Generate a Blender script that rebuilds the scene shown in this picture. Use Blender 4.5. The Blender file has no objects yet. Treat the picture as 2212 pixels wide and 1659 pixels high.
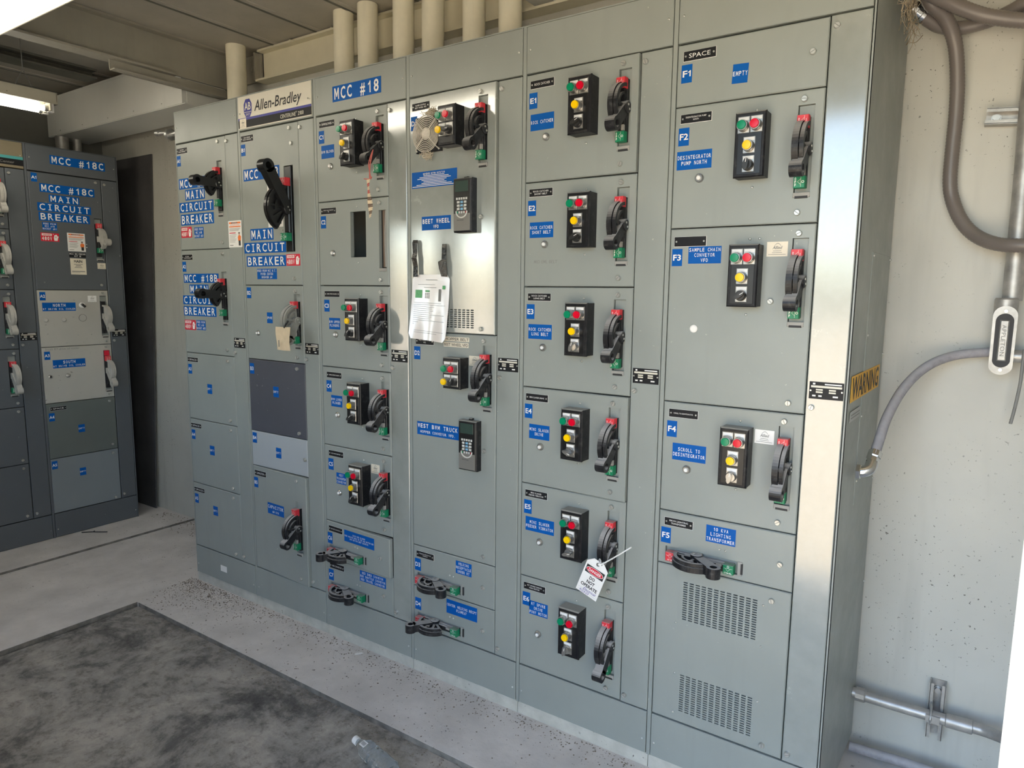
import bpy, math, random
from mathutils import Vector, Matrix
random.seed(7)
SC = bpy.context.scene
COL = SC.collection
PI = math.pi

# ------------------------------------------------------------------ materials
M = {}
def mat(name, col, rough=.5, metal=0., var=.05, vscale=9., speck=0., speck_col=(.12,.1,.08), speck_scale=60., bump=0., bscale=120.,
        dust=0., dust_col=(.42,.40,.38), spec=.5, streak=0., rvar=0., trans=0., emit=None, estr=1., coat=0.):
    m = bpy.data.materials.new(name); m.use_nodes = True
    nt = m.node_tree; N = nt.nodes; L = nt.links
    b = N['Principled BSDF']
    b.inputs['Roughness'].default_value = rough; b.inputs['Metallic'].default_value = metal
    b.inputs['Specular IOR Level'].default_value = spec
    b.inputs['Coat Weight'].default_value = coat; b.inputs['Coat IOR'].default_value = 1.9 if name=='paint_gloss' else 1.5; b.inputs['Coat Roughness'].default_value = .12
    if trans: b.inputs['Transmission Weight'].default_value = trans; b.inputs['IOR'].default_value = 1.3
    c = (*col, 1)
    if emit:
        b.inputs['Emission Color'].default_value = (*emit, 1); b.inputs['Emission Strength'].default_value = estr
    geo = N.new('ShaderNodeNewGeometry'); pos = geo.outputs['Position']
    def noise(scale, detail=4., rgh=.6, stretch=None):
        n = N.new('ShaderNodeTexNoise'); n.inputs['Scale'].default_value = scale; n.inputs['Detail'].default_value = detail; n.inputs['Roughness'].default_value = rgh
        if stretch:
            mp = N.new('ShaderNodeMapping'); mp.inputs['Scale'].default_value = stretch; L.new(pos, mp.inputs['Vector']); L.new(mp.outputs[0], n.inputs['Vector'])
        else: L.new(pos, n.inputs['Vector'])
        return n.outputs['Fac']
    def ramp(fac, a, bb):
        r = N.new('ShaderNodeMapRange'); r.inputs['From Min'].default_value = a; r.inputs['From Max'].default_value = bb; L.new(fac, r.inputs['Value']); return r.outputs[0]
    def mix(fac, A, B):
        x = N.new('ShaderNodeMix'); x.data_type = 'RGBA'
        for s, v in ((0, fac), (6, A), (7, B)):
            if hasattr(v, 'links'): L.new(v, x.inputs[s])
            else: x.inputs[s].default_value = v
        return x.outputs[2]
    out = c
    if var:
        lo = tuple(x*(1-var) for x in col)+(1,); hi = tuple(min(1, x*(1+var)) for x in col)+(1,)
        out = mix(ramp(noise(vscale), .3, .7), lo, hi)
    if streak:
        out = mix(ramp(noise(14, 3, .6, (1, 1, .12)), .56, .8), out, tuple(x*(1-streak) for x in col)+(1,))
    if speck:
        f = ramp(noise(speck_scale, 2, .5), .76-speck, .79-speck)
        g = ramp(noise(2.3, 3), .42, .62)
        mu = N.new('ShaderNodeMath'); mu.operation = 'MULTIPLY'; L.new(f, mu.inputs[0]); L.new(g, mu.inputs[1])
        out = mix(mu.outputs[0], out, (*speck_col, 1))
    if dust:
        sx = N.new('ShaderNodeSeparateXYZ'); L.new(geo.outputs['Normal'], sx.inputs[0])
        up = ramp(sx.outputs['Z'], .15, .75)
        nn = ramp(noise(45, 5, .7), .52, .75)
        mu = N.new('ShaderNodeMath'); mu.operation = 'MULTIPLY'; L.new(nn, mu.inputs[0]); mu.inputs[1].default_value = .16
        mx = N.new('ShaderNodeMath'); mx.operation = 'MAXIMUM'; L.new(up, mx.inputs[0]); L.new(mu.outputs[0], mx.inputs[1])
        m2 = N.new('ShaderNodeMath'); m2.operation = 'MULTIPLY'; L.new(mx.outputs[0], m2.inputs[0]); m2.inputs[1].default_value = dust
        out = mix(m2.outputs[0], out, (*dust_col, 1))
    if hasattr(out, 'links'): L.new(out, b.inputs['Base Color'])
    else: b.inputs['Base Color'].default_value = out
    if rvar:
        r = N.new('ShaderNodeMapRange'); L.new(noise(7, 6, .7), r.inputs['Value']); r.inputs['From Min'].default_value = .35; r.inputs['From Max'].default_value = .7
        r.inputs['To Min'].default_value = max(.02, rough-rvar); r.inputs['To Max'].default_value = rough+rvar; L.new(r.outputs[0], b.inputs['Roughness'])
    if bump:
        bp = N.new('ShaderNodeBump'); bp.inputs['Strength'].default_value = bump; bp.inputs['Distance'].default_value = .01
        L.new(noise(bscale, 4), bp.inputs['Height']); L.new(bp.outputs[0], b.inputs['Normal'])
    M[name] = m
    return m

PG = (.268, .290, .272)
mat('paint', PG, .42, var=.05, vscale=3.2, speck=.03, speck_col=(.45,.44,.40), speck_scale=70, streak=.06, rvar=.08, bump=.02, bscale=60)
mat('paint_gloss', (.285,.305,.288), .2, var=.06, vscale=14, speck=.0, streak=.08, rvar=.12, bump=.035, bscale=9, coat=.9)
mat('paint_dark', (.072,.074,.090), .5, var=.08, vscale=5, speck=.05, speck_col=(.3,.3,.3))
mat('paint_pale', (.36,.385,.40), .45, var=.05, vscale=3, speck=.03, speck_col=(.2,.2,.2))
mat('paint_white', (.42,.41,.375), .5, var=.05, vscale=3, speck=.06, speck_col=(.1,.1,.09), speck_scale=45)
mat('paint_shade_grey', (.092,.103,.115), .45, var=.05, vscale=3.2, speck=.02, speck_col=(.3,.3,.3))  # the row's grey paint, darkened and blued to stand in for dimmer light
mat('paint_green_grey', (.12,.138,.13), .45, var=.05, vscale=3)
mat('paint_ice', (.19,.215,.235), .45, var=.05, vscale=3)
mat('gap', (.015,.015,.015), .9, var=0)
mat('inner', (.06,.065,.05), .8, var=.2)
mat('channel', (.47,.46,.41), .75, var=.16, vscale=12, speck=.06, bump=.15, bscale=40)
mat('black', (.012,.012,.014), .42, spec=.35, var=.2, vscale=30, dust=.95, dust_col=(.36,.35,.34), bump=.03)
mat('black_box', (.010,.010,.012), .42, var=.2, vscale=30, spec=.28, dust=.75, dust_col=(.34,.33,.30))
mat('black_clean', (.010,.010,.011), .3, var=.1)
mat('grey_plastic', (.235,.235,.215), .55, var=.15, vscale=20, dust=.5)
mat('pale_plastic', (.42,.41,.38), .6, var=.12, vscale=20, dust=.5)
mat('hole_grey', (.30,.29,.27), .6, var=.1)
mat('red', (.62,.03,.045), .4, var=.04, dust=.5)
mat('green', (.005,.20,.09), .4, var=.04, dust=.4)
mat('btn_green', (.0,.22,.10), .25, var=.03)
mat('btn_red', (.62,.0,.02), .25, var=.03)
mat('btn_yellow', (.90,.56,.0), .25, var=.03)
mat('bezel', (.42,.41,.39), .3, metal=.8, var=.1)
mat('knob_black', (.02,.02,.02), .35, var=.1, dust=.6)
mat('chrome', (.72,.72,.72), .16, metal=1., var=.08, vscale=40)
mat('zinc', (.46,.46,.45), .38, metal=.85, var=.15, vscale=30)
mat('screw', (.50,.50,.47), .35, metal=.6, var=.15, vscale=60)
mat('white', (.78,.77,.75), .55, var=.03)
mat('ivory', (.72,.66,.54), .55, var=.04)
mat('cream', (.76,.73,.60), .6, var=.05)
mat('blue', (.0,.088,.36), .5, var=.03, spec=.18)
mat('navy', (.022,.022,.23), .4, var=.03)
mat('plate_white', (.62,.59,.50), .4, var=.03)
mat('plate_black', (.014,.014,.016), .45, var=.05, spec=.2)
mat('teal', (.06,.30,.30), .5, var=.04)
mat('bronze', (.20,.17,.11), .5, var=.06)
mat('label_grey', (.40,.41,.40), .5, var=.04)
mat('danger_red', (.60,.010,.035), .45, var=.03)
mat('orange', (.85,.20,.04), .5, var=.03)
mat('yellow', (.75,.40,.02), .5, var=.06)
mat('ink', (.02,.02,.022), .6, var=0)
mat('ink_grey', (.20,.20,.19), .6, var=0)
mat('ink_blue', (.06,.05,.30), .6, var=0)
mat('skin_paint', (.45,.25,.15), .6, var=0)
mat('film_green', (.10,.36,.14), .4, var=.2, vscale=200)
mat('paper', (.74,.69,.66), .16, var=.03, coat=1., bump=.03, bscale=14)
mat('tape', (.012,.012,.012), .14, var=.2, bump=.25, bscale=60)
mat('tan_card', (.62,.50,.34), .7, var=.08, vscale=30)
mat('ribbon', (.66,.53,.36), .6, var=.05)
mat('ribbon_red', (.5,.12,.10), .6, var=.05)
mat('ribbon_dark', (.15,.10,.07), .6, var=.05)
mat('lcd', (.035,.06,.05), .2, var=.05)
mat('key', (.55,.55,.52), .4, var=.05)
mat('key_blue', (.20,.42,.62), .4, var=.05)
mat('hmi_grey', (.17,.165,.15), .4, var=.04)
mat('fan_wire', (.55,.51,.44), .7, var=.2, vscale=60)
mat('fuzz', (.52,.46,.36), .9, var=.15, vscale=80)
mat('twig', (.33,.27,.19), .9, var=.3, vscale=60)
mat('conduit_paint', (.78,.74,.59), .5, var=.07, vscale=8, streak=.15)
mat('conduit_bare', (.30,.29,.28), .55, metal=.4, var=.2, vscale=25)
mat('galv', (.40,.39,.37), .42, metal=.55, var=.22, vscale=22, dust=.4, bump=.04)
mat('flex', (.155,.135,.125), .34, var=.06, vscale=10, dust=.25, dust_col=(.30,.26,.21))
mat('flex_dusty', (.27,.26,.28), .6, var=.2, vscale=50, dust=.6, dust_col=(.40,.39,.40))
mat('duct', (.70,.71,.68), .4, var=.04, vscale=3, streak=.05)
mat('beam', (.33,.315,.265), .6, var=.08, vscale=6, streak=.10)
mat('beam_light', (.66,.62,.48), .55, var=.06, vscale=6)
mat('ceiling', (.42,.40,.35), .6, var=.09, vscale=4, streak=.08)
mat('ceiling_dark', (.13,.13,.11), .7, var=.15, vscale=12)
mat('wall', (.48,.475,.43), .5, var=.07, vscale=2.6, speck=.065, speck_col=(.09,.08,.07), speck_scale=120, rvar=.08, bump=.04, bscale=3, streak=.12)
mat('wall_plain', (.13,.13,.115), .6, var=.08)  # coloured dark to cut bounce light on the left side
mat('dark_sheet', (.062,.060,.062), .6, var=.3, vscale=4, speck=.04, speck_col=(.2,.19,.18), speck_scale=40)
mat('jamb', (.80,.79,.75), .6, var=.08, vscale=20, bump=.2, bscale=30)
mat('lamp_body', (.36,.34,.275), .45, var=.05, speck=.02)
mat('tube', (.9,.9,.86), .3, var=0, emit=(1., .93, .78), estr=8.0)
mat('pet', (.86,.90,.92), .08, var=0, trans=.92)
mat('pet_label', (.5,.5,.52), .5, var=0)
mat('pebble', (.17,.135,.10), .9, var=.5, vscale=60)
mat('concrete_pad', (.56,.53,.505), .85, var=.14, vscale=5, speck=.075, speck_col=(.20,.185,.17), speck_scale=75, bump=.25, bscale=28)
mat('concrete_edge', (.19,.175,.155), .9, var=.4, vscale=20, bump=.4, bscale=40)
mat('outside_soil', (.50,.40,.265), .9, var=.12, vscale=.6)

def floor_material():
    m = mat('concrete_floor', (.24,.225,.20), .85, var=0)
    nt = m.node_tree; N = nt.nodes; L = nt.links; b = N['Principled BSDF']
    geo = N.new('ShaderNodeNewGeometry')
    def noise(s, d, r, dis=0):
        n = N.new('ShaderNodeTexNoise'); n.inputs['Scale'].default_value = s; n.inputs['Detail'].default_value = d; n.inputs['Roughness'].default_value = r; n.inputs['Distortion'].default_value = dis
        L.new(geo.outputs['Position'], n.inputs['Vector']); return n.outputs['Fac']
    def rmp(f, pts):
        r = N.new('ShaderNodeValToRGB'); e = r.color_ramp.elements
        e[0].position, e[0].color = pts[0][0], (*pts[0][1], 1); e[1].position, e[1].color = pts[-1][0], (*pts[-1][1], 1)
        for p, c in pts[1:-1]:
            k = e.new(p); k.color = (*c, 1)
        L.new(f, r.inputs[0]); return r.outputs[0]
    base = rmp(noise(2.7, 14, .73, .3), [(.36, (.075,.072,.070)), (.43, (.135,.128,.12)), (.485, (.25,.235,.215)), (.60, (.39,.36,.325))])
    spots = rmp(noise(19, 9, .8), [(.34, (.35,.34,.33)), (.50, (1,1,1))])
    mm = N.new('ShaderNodeMix'); mm.data_type = 'RGBA'; mm.blend_type = 'MULTIPLY'; mm.inputs[0].default_value = .8
    L.new(base, mm.inputs[6]); L.new(spots, mm.inputs[7]); L.new(mm.outputs[2], b.inputs['Base Color'])
    bp = N.new('ShaderNodeBump'); bp.inputs['Strength'].default_value = .45; bp.inputs['Distance'].default_value = .012
    L.new(noise(16, 8, .7), bp.inputs['Height']); L.new(bp.outputs[0], b.inputs['Normal'])
floor_material()

# ------------------------------------------------------------------ mesh builder
class MB:
    def __init__(s): s.v=[]; s.f=[]; s.m=[]; s.sm=[]; s.mats=[]
    def mi(s, name):
        if name not in s.mats: s.mats.append(name)
        return s.mats.index(name)
    def add(s, vs, fs, m, smooth=False):
        o=len(s.v); s.v += [tuple(v) for v in vs]; k=s.mi(m)
        for f in fs: s.f.append([o+i for i in f]); s.m.append(k); s.sm.append(smooth)
    def box(s, x0,x1,y0,y1,z0,z1, m):
        x0,x1=sorted((x0,x1)); y0,y1=sorted((y0,y1)); z0,z1=sorted((z0,z1))
        s.add([(x0,y0,z0),(x1,y0,z0),(x1,y1,z0),(x0,y1,z0),(x0,y0,z1),(x1,y0,z1),(x1,y1,z1),(x0,y1,z1)],
              [(0,3,2,1),(4,5,6,7),(0,1,5,4),(1,2,6,5),(2,3,7,6),(3,0,4,7)], m)
    def fbox(s, x0,x1,z0,z1,yb,yf,c,m,mf=None):
        "box standing out of a vertical face (towards -y) with a chamfered front edge"
        r=[(x0,yb,z0),(x1,yb,z0),(x1,yb,z1),(x0,yb,z1)]
        a=[(x0,yf+c,z0),(x1,yf+c,z0),(x1,yf+c,z1),(x0,yf+c,z1)]
        b=[(x0+c,yf,z0+c),(x1-c,yf,z0+c),(x1-c,yf,z1-c),(x0+c,yf,z1-c)]
        fs=[(3,2,1,0)]
        for i in range(4):
            j=(i+1)%4; fs += [(i,j,4+j,4+i),(4+i,4+j,8+j,8+i)]
        s.add(r+a+b, fs, m); s.add(b, [(0,1,2,3)], mf or m)
    def prism(s, poly, y0, y1, m, ms=None, tf=None):
        "poly in (x,z), extruded in y; y0 is the front"
        n=len(poly); T=tf or (lambda p: p)
        F=[T((p[0],y0,p[1])) for p in poly]; B=[T((p[0],y1,p[1])) for p in poly]
        s.add(F,[tuple(range(n))],m); s.add(B,[tuple(range(n-1,-1,-1))],m)
        s.add(F+B,[(n+i,n+(i+1)%n,(i+1)%n,i) for i in range(n)],ms or m)
    def lathe(s, prof, o, d, m, seg=20, smooth=True, mats=None):
        "prof: (radius, height) along direction d from o"
        d=Vector(d).normalized(); a=d.orthogonal().normalized(); b=d.cross(a); o=Vector(o)
        for i in range(len(prof)-1):
            r0,h0=prof[i]; r1,h1=prof[i+1]; vs=[]
            for r,h in ((r0,h0),(r1,h1)):
                for k in range(seg):
                    t=2*PI*k/seg; vs.append(o+d*h+(a*math.cos(t)+b*math.sin(t))*r)
            mm = mats[i] if mats else m
            if r0==0: s.add([vs[0]]+vs[seg:], [(0,1+k,1+(k+1)%seg) for k in range(seg)], mm, abs(h1-h0)>1e-6 and smooth)
            elif r1==0: s.add(vs[:seg]+[vs[seg]], [(k,(k+1)%seg,seg) for k in range(seg)], mm, abs(h1-h0)>1e-6 and smooth)
            else: s.add(vs, [(k,(k+1)%seg,seg+(k+1)%seg,seg+k) for k in range(seg)], mm, smooth and abs(h1-h0)>1e-6)
    def cyl(s, p0, p1, r, m, seg=16):
        d=Vector(p1)-Vector(p0); L=d.length; s.lathe([(0,0),(r,0),(r,L),(0,L)], p0, d, m, seg)
    def tube(s, pts, r, m, seg=14, sub=8, corr=0., ribs=0., cap=True):
        P=[Vector(p) for p in pts]; path=[]
        for i in range(len(P)-1):
            p0=P[max(0,i-1)];p1=P[i];p2=P[i+1];p3=P[min(len(P)-1,i+2)]
            n=sub
            for k in range(n):
                t=k/n; path.append(.5*((2*p1)+(p2-p0)*t+(2*p0-5*p1+4*p2-p3)*t*t+(3*p1-p0-3*p2+p3)*t**3))
        path.append(P[-1])
        if ribs:
            q=[path[0]]; acc=0; step=ribs/2.
            for i in range(1,len(path)):
                a=q[-1]
                while (path[i]-q[-1]).length>=step: q.append(q[-1]+(path[i]-q[-1]).normalized()*step)
            path=q
        up=None; rings=[]
        for i,p in enumerate(path):
            d=(path[min(i+1,len(path)-1)]-path[max(i-1,0)]).normalized()
            if up is None: up=d.orthogonal().normalized()
            up=(up-d*up.dot(d)).normalized(); b=d.cross(up)
            rr=r*(1-(corr if (ribs and i%2) else 0))
            rings.append([p+(up*math.cos(2*PI*k/seg)+b*math.sin(2*PI*k/seg))*rr for k in range(seg)])
        vs=[v for R in rings for v in R]; fs=[]
        for i in range(len(rings)-1):
            for k in range(seg): fs.append((i*seg+k,i*seg+(k+1)%seg,(i+1)*seg+(k+1)%seg,(i+1)*seg+k))
        s.add(vs,fs,m,True)
        if cap: s.add(rings[0],[tuple(range(seg-1,-1,-1))],m); s.add(rings[-1],[tuple(range(seg))],m)
    def plate(s, x0,x1,z0,z1,yf,yb,holes,m,mh='gap',c=.002):
        "sheet with rectangular holes (x0,x1,z0,z1) and a chamfered outer edge"
        xs=sorted({x0+c,x1-c,*[h[0] for h in holes],*[h[1] for h in holes]}); zs=sorted({z0+c,z1-c,*[h[2] for h in holes],*[h[3] for h in holes]})
        for i in range(len(xs)-1):
            for j in range(len(zs)-1):
                cx=(xs[i]+xs[i+1])/2; cz=(zs[j]+zs[j+1])/2
                if any(h[0]<cx<h[1] and h[2]<cz<h[3] for h in holes): continue
                q=[(xs[i],zs[j]),(xs[i+1],zs[j]),(xs[i+1],zs[j+1]),(xs[i],zs[j+1])]
                s.add([(a,yf,b) for a,b in q],[(0,1,2,3)],m); s.add([(a,yb,b) for a,b in q],[(3,2,1,0)],m)
        for h in holes:
            q=[(h[0],h[2]),(h[1],h[2]),(h[1],h[3]),(h[0],h[3])]
            s.add([(a,yf,b) for a,b in q]+[(a,yb,b) for a,b in q],[(i,4+i,4+(i+1)%4,(i+1)%4) for i in range(4)],m)
        f=[(x0+c,yf,z0+c),(x1-c,yf,z0+c),(x1-c,yf,z1-c),(x0+c,yf,z1-c)]
        e=[(x0,yf+c,z0),(x1,yf+c,z0),(x1,yf+c,z1),(x0,yf+c,z1)]; g=[(x0,yb,z0),(x1,yb,z0),(x1,yb,z1),(x0,yb,z1)]
        k=[(x0+c,yb,z0+c),(x1-c,yb,z0+c),(x1-c,yb,z1-c),(x0+c,yb,z1-c)]
        fs=[]
        for i in range(4):
            j=(i+1)%4; fs += [(4+i,4+j,j,i),(8+i,8+j,4+j,4+i),(12+i,12+j,8+j,8+i)]
        s.add(f+e+g+k,fs,m)
    def mesh(s, name):
        me=bpy.data.meshes.new(name); me.from_pydata(s.v,[],s.f)
        for n in s.mats: me.materials.append(M[n])
        me.polygons.foreach_set('material_index', s.m); me.polygons.foreach_set('use_smooth', s.sm); me.update(); return me

def link(name, me, parent=None, loc=(0,0,0), rot=(0,0,0)):
    o=bpy.data.objects.new(name, me); COL.objects.link(o)
    if parent is not None: o.parent=parent
    o.location=loc; o.rotation_euler=rot; return o
def obj(name, mb, parent=None, loc=(0,0,0), rot=(0,0,0)): return link(name, mb.mesh(name), parent, loc, rot)
def tag(o, label, cat, group=None):
    o['label']=label; o['category']=cat
    if group: o['group']=group
    return o
def thing(name, label, cat, loc=(0,0,0), rz=0., group=None):
    return tag(link(name, None, None, loc, (0,0,rz)), label, cat, group)
def struct(name, mb, loc=(0,0,0)):
    o=obj(name, mb, None, loc); o['kind']='structure'; return o

# ------------------------------------------------------------------ lettering
GL={}
OWN={'M':[(0,0),(.15,0),(.15,.66),(.34,.22),(.46,.22),(.65,.66),(.65,0),(.8,0),(.8,1),(.62,1),(.40,.48),(.18,1),(0,1)],
 '1':[(.20,0),(.36,0),(.36,1),(.24,1),(.17,.86),(0,.76),(0,.62),(.20,.72)],
 'I_':[(0,0),(.5,0),(.5,.12),(.325,.12),(.325,.88),(.5,.88),(.5,1),(0,1),(0,.88),(.175,.88),(.175,.12),(0,.12)]}
def glyph(ch, bold=.0):
    k=(ch,bold)
    if k in GL: return GL[k]
    if ch in OWN and CAP:
        V=[(p*CAP+.05,q*CAP) for p,q in OWN[ch]]; GL[k]=(V,[tuple(range(len(V)))],max(p for p,q in V)+.05); return GL[k]
    def conv(s):
        cu=bpy.data.curves.new('glyph','FONT'); cu.body=s; cu.size=1; cu.resolution_u=2; cu.offset=bold
        o=bpy.data.objects.new('glyph',cu); COL.objects.link(o)
        dg=bpy.context.evaluated_depsgraph_get(); me=o.evaluated_get(dg).to_mesh()
        V=[(v.co.x,v.co.y) for v in me.vertices]; F=[tuple(p.vertices) for p in me.polygons]
        bpy.data.objects.remove(o); bpy.data.curves.remove(cu); return V,F
    V,F=conv(ch)
    mx=lambda v: max([p[0] for p in v]) if v else 0
    adv=mx(conv(ch+'|')[0])-mx(conv('|')[0])
    GL[k]=(V,F,adv); return GL[k]
CAP=None
def text(mb, s, cx, cz, h, w, m='white', y=-.0012, mono=False, bold=.0, shear=0., align='c', rot=0.):
    "flat lettering on the face y, cap height h; w = total width (None: natural)"
    global CAP
    if CAP is None: CAP=max(p[1] for p in glyph('H')[0])
    k=h/CAP
    if mono:
        n=len(s); cell=w/n; items=[]
        for i,ch in enumerate(s):
            if ch==' ': continue
            V,F,a=glyph('I_' if ch=='I' else ch,bold); lo=min(p[0] for p in V); hi=max(p[0] for p in V)
            tw=cell*(.38 if ch=='1' else .46 if ch=='I' else .2 if ch in '.,:' else .72); kx=tw/max(hi-lo,.01)
            x0=i*cell+(cell-tw)/2
            items.append(([((p[0]-lo)*kx+x0, p[1]*k) for p in V],F))
        W=w
    else:
        x=0; items=[]
        for ch in s:
            V,F,a=glyph(ch,bold) if ch!=' ' else ([],[],.3)
            if V: items.append(([(p[0]+x,p[1]) for p in V],F))
            x+=a
        kx=(w/x) if w else k; W=x*kx
        items=[([(p[0]*kx,p[1]*k) for p in V],F) for V,F in items]
    x0=-W/2 if align=='c' else (0 if align=='l' else -W)
    cr,sr=math.cos(rot),math.sin(rot)
    for V,F in items:
        out=[]
        for px,pz in V:
            a=px+x0+shear*pz; b=pz-h/2
            out.append((cx+a*cr-b*sr, y, cz+a*sr+b*cr))
        mb.add(out,F,m)
def bar(mb, x0,x1,z0,z1,m,y=-.0012): mb.add([(x0,y,z0),(x1,y,z0),(x1,y,z1),(x0,y,z1)],[(0,1,2,3)],m)

# ------------------------------------------------------------------ shared meshes of small parts
CACHE={}
def shared(key, fn):
    if key not in CACHE: CACHE[key]=fn()
    return CACHE[key]
def m_screw():
    b=MB(); b.lathe([(.0078,.002),(.0078,-.006),(.0066,-.0085),(0,-.0085)],(0,0,0),(0,1,0),'screw',18)
    b.box(-.0064,.0064,-.0087,-.0084,-.0008,.0008,'ink_grey'); return b.mesh('latch_screw')
def m_rivet():
    b=MB(); b.lathe([(.0036,.001),(.0034,-.0022),(.0018,-.0036),(0,-.0038)],(0,0,0),(0,1,0),'screw',10); return b.mesh('rivet')
def m_reset():
    b=MB(); b.lathe([(.0125,.001),(.0122,-.005),(.0095,-.0085),(.0085,-.0085),(.0085,-.006),(.0062,-.006)],(0,0,0),(0,1,0),'bezel',22)
    b.lathe([(.0062,-.006),(.0060,-.011),(.0045,-.0125),(0,-.0125)],(0,0,0),(0,1,0),'white',18); return b.mesh('reset_button')
def m_button(c):
    def f():
        b=MB(); b.lathe([(.0150,.001),(.0150,-.006),(.0142,-.008),(.0142,-.018),(.0132,-.021),(.0118,-.021)],(0,0,0),(0,1,0),'bezel',26)
        b.lathe([(.0118,-.019),(.0118,-.025),(.0108,-.0275),(0,-.0280)],(0,0,0),(0,1,0),c,26); return b.mesh('push_button')
    return f
def m_selector(c):
    def f():
        b=MB(); b.lathe([(.0150,.001),(.0150,-.006),(.0140,-.008),(.0140,-.012),(.0125,-.016),(0,-.016)],(0,0,0),(0,1,0),'bezel' if c!='knob_black' else 'knob_black',24)
        p=[]
        for k in range(20):
            t=2*PI*k/20; r=.0145 if abs(math.cos(t))>.8 else .0062
            p.append((.0062*math.sin(t)*1.0, .0155*math.cos(t)))
        b.prism(p,-.029,-.014,c); b.box(-.0008,.0008,-.0296,-.0288,.004,.0145,'white'); return b.mesh('selector_switch')
    return f
def m_legend():
    b=MB(); b.fbox(-.0155,.0155,-.0265,.0155,.001,-.0022,.0008,'bezel'); b.fbox(-.0132,.0132,.0052,.0136,-.002,-.0032,.0003,'white'); return b.mesh('legend_plate')
def station_body(w,h):
    def f():
        b=MB(); b.fbox(-w/2,w/2,-h/2,h/2,.0,-.043,.0012,'black_box')
        b.fbox(-w/2-.0012,w/2+.0012,-h/2-.0012,h/2+.0012,-.0425,-.051,.0035,'black_box')
        b.fbox(-w/2+.008,w/2-.008,-h/2+.007,h/2-.007,-.0505,-.0518,.0006,'black_clean'); return b.mesh('push_button_station')
    return f
def lever_parts(drum, rad, lever, ang, m, thick=1.):
    "rotary disconnect handle: drum lies in the y-z plane, y<0 is outwards; x is its axis"
    b=MB(); P=.012
    def pt(x,p,z): return (x,-p,z)
    def sector(r0,r1,a0,a1,xw0,xw1,n=22):
        vs=[]; fs=[]
        for i in range(n+1):
            a=math.radians(a0+(a1-a0)*i/n)
            for r in (r0,r1):
                for x in (xw0,xw1): vs.append(pt(x,P+r*math.cos(a),r*math.sin(a)))
        for i in range(n):
            o=4*i; q=o+4
            fs += [(o+2,q+2,q+3,o+3),(o,o+1,q+1,q),(o+1,o+3,q+3,q+1),(o,q,q+2,o+2)]
        fs += [(0,2,3,1),(4*n,4*n+1,4*n+3,4*n+2)]
        b.add(vs,fs,m)
    sector(rad-.010*thick,rad,-62,92,-.014,.002); sector(rad-.013*thick,rad-.003,-58,88,.004,.014)
    sector(.010,rad-.006,-58,92,-.006,-.001)
    sector(rad*.52,rad*.62,-8,88,-.004,.010)
    for a in (86,8,-30,-58):
        ca,sa=math.cos(math.radians(a)),math.sin(math.radians(a)); q=.0045
        poly=[(.01*ca-q*sa,.01*sa+q*ca),(.01*ca+q*sa,.01*sa-q*ca),((rad-.004)*ca+q*sa,(rad-.004)*sa-q*ca),((rad-.004)*ca-q*sa,(rad-.004)*sa+q*ca)]
        v=[pt(x,P+p,z) for x in (-.005,.009) for p,z in poly]
        b.add(v,[(3,2,1,0),(4,5,6,7),(0,1,5,4),(1,2,6,5),(2,3,7,6),(3,0,4,7)],m)
    ca,sa=math.cos(math.radians(ang)),math.sin(math.radians(ang))
    gr=.0205*thick; hr=.0175*thick; gx,gz=P+lever*ca,lever*sa
    # arm
    v=[]
    for x in (-.012*thick,.016*thick):
        for (r,l) in ((hr*.8,0.),(gr*.86,lever-gr*.5)):
            for sg in (1,-1): v.append(pt(x,P+l*ca-sg*r*sa,l*sa+sg*r*ca))
    b.add(v,[(0,1,3,2),(4,6,7,5),(0,2,6,4),(1,5,7,3),(0,4,5,1),(2,3,7,6)],m)
    # grip ring with its hole
    n=24; vs=[]
    for k in range(n):
        t=2*PI*k/n
        for r in (gr*.52,gr):
            for x in (-.015*thick,.016*thick): vs.append(pt(x,gx+r*math.cos(t),gz+r*math.sin(t)))
    fs=[]
    for k in range(n):
        o=4*k; q=4*((k+1)%n)
        fs += [(o+2,q+2,q+3,o+3),(o,o+1,q+1,q),(o+1,o+3,q+3,q+1),(o,q,q+2,o+2)]
    b.add(vs,fs,m,False)
    b.lathe([(gr*.52,-.010*thick),(0,-.010*thick)],pt(0,gx,gz),(1,0,0),'hole_grey' if m!='black_clean' else m,n)
    b.lathe([(0,-.014),(hr,-.014),(hr,.019),(hr*.85,.021),(0,.021)],pt(0,P,0),(1,0,0),m,22)
    for dp,dz in ((.004,.006),(-.004,-.006)): b.lathe([(.0036,.0205),(.0034,.0222),(0,.0222)],pt(0,P+dp,dz),(1,0,0),'screw',10)
    return b
def m_handle(lever,ang,m,rad=.070,thick=1.):
    def f(): return lever_parts(True,rad,lever,ang,m,thick).mesh('disconnect_lever')
    return f
def m_base(hh):
    def f():
        b=MB(); b.box(-.019,.019,.010,.013,-hh,hh,'paint')
        b.fbox(-.0165,.0105,-hh+.012,hh-.030,.010,-.004,.002,'black'); b.fbox(-.0105,.0085,-hh+.036,hh-.062,.0,-.013,.003,'black')
        b.fbox(-.021,.021,-hh-.012,-hh+.001,.0,-.003,.001,'hole_grey'); b.fbox(-.016,.016,-hh-.014,-hh-.008,.0,-.0036,.0006,'ink')
        b.box(.002,.010,-.022,-.013,-.068,-.052,'hole_grey'); return b.mesh('handle_base')
    return f
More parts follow.
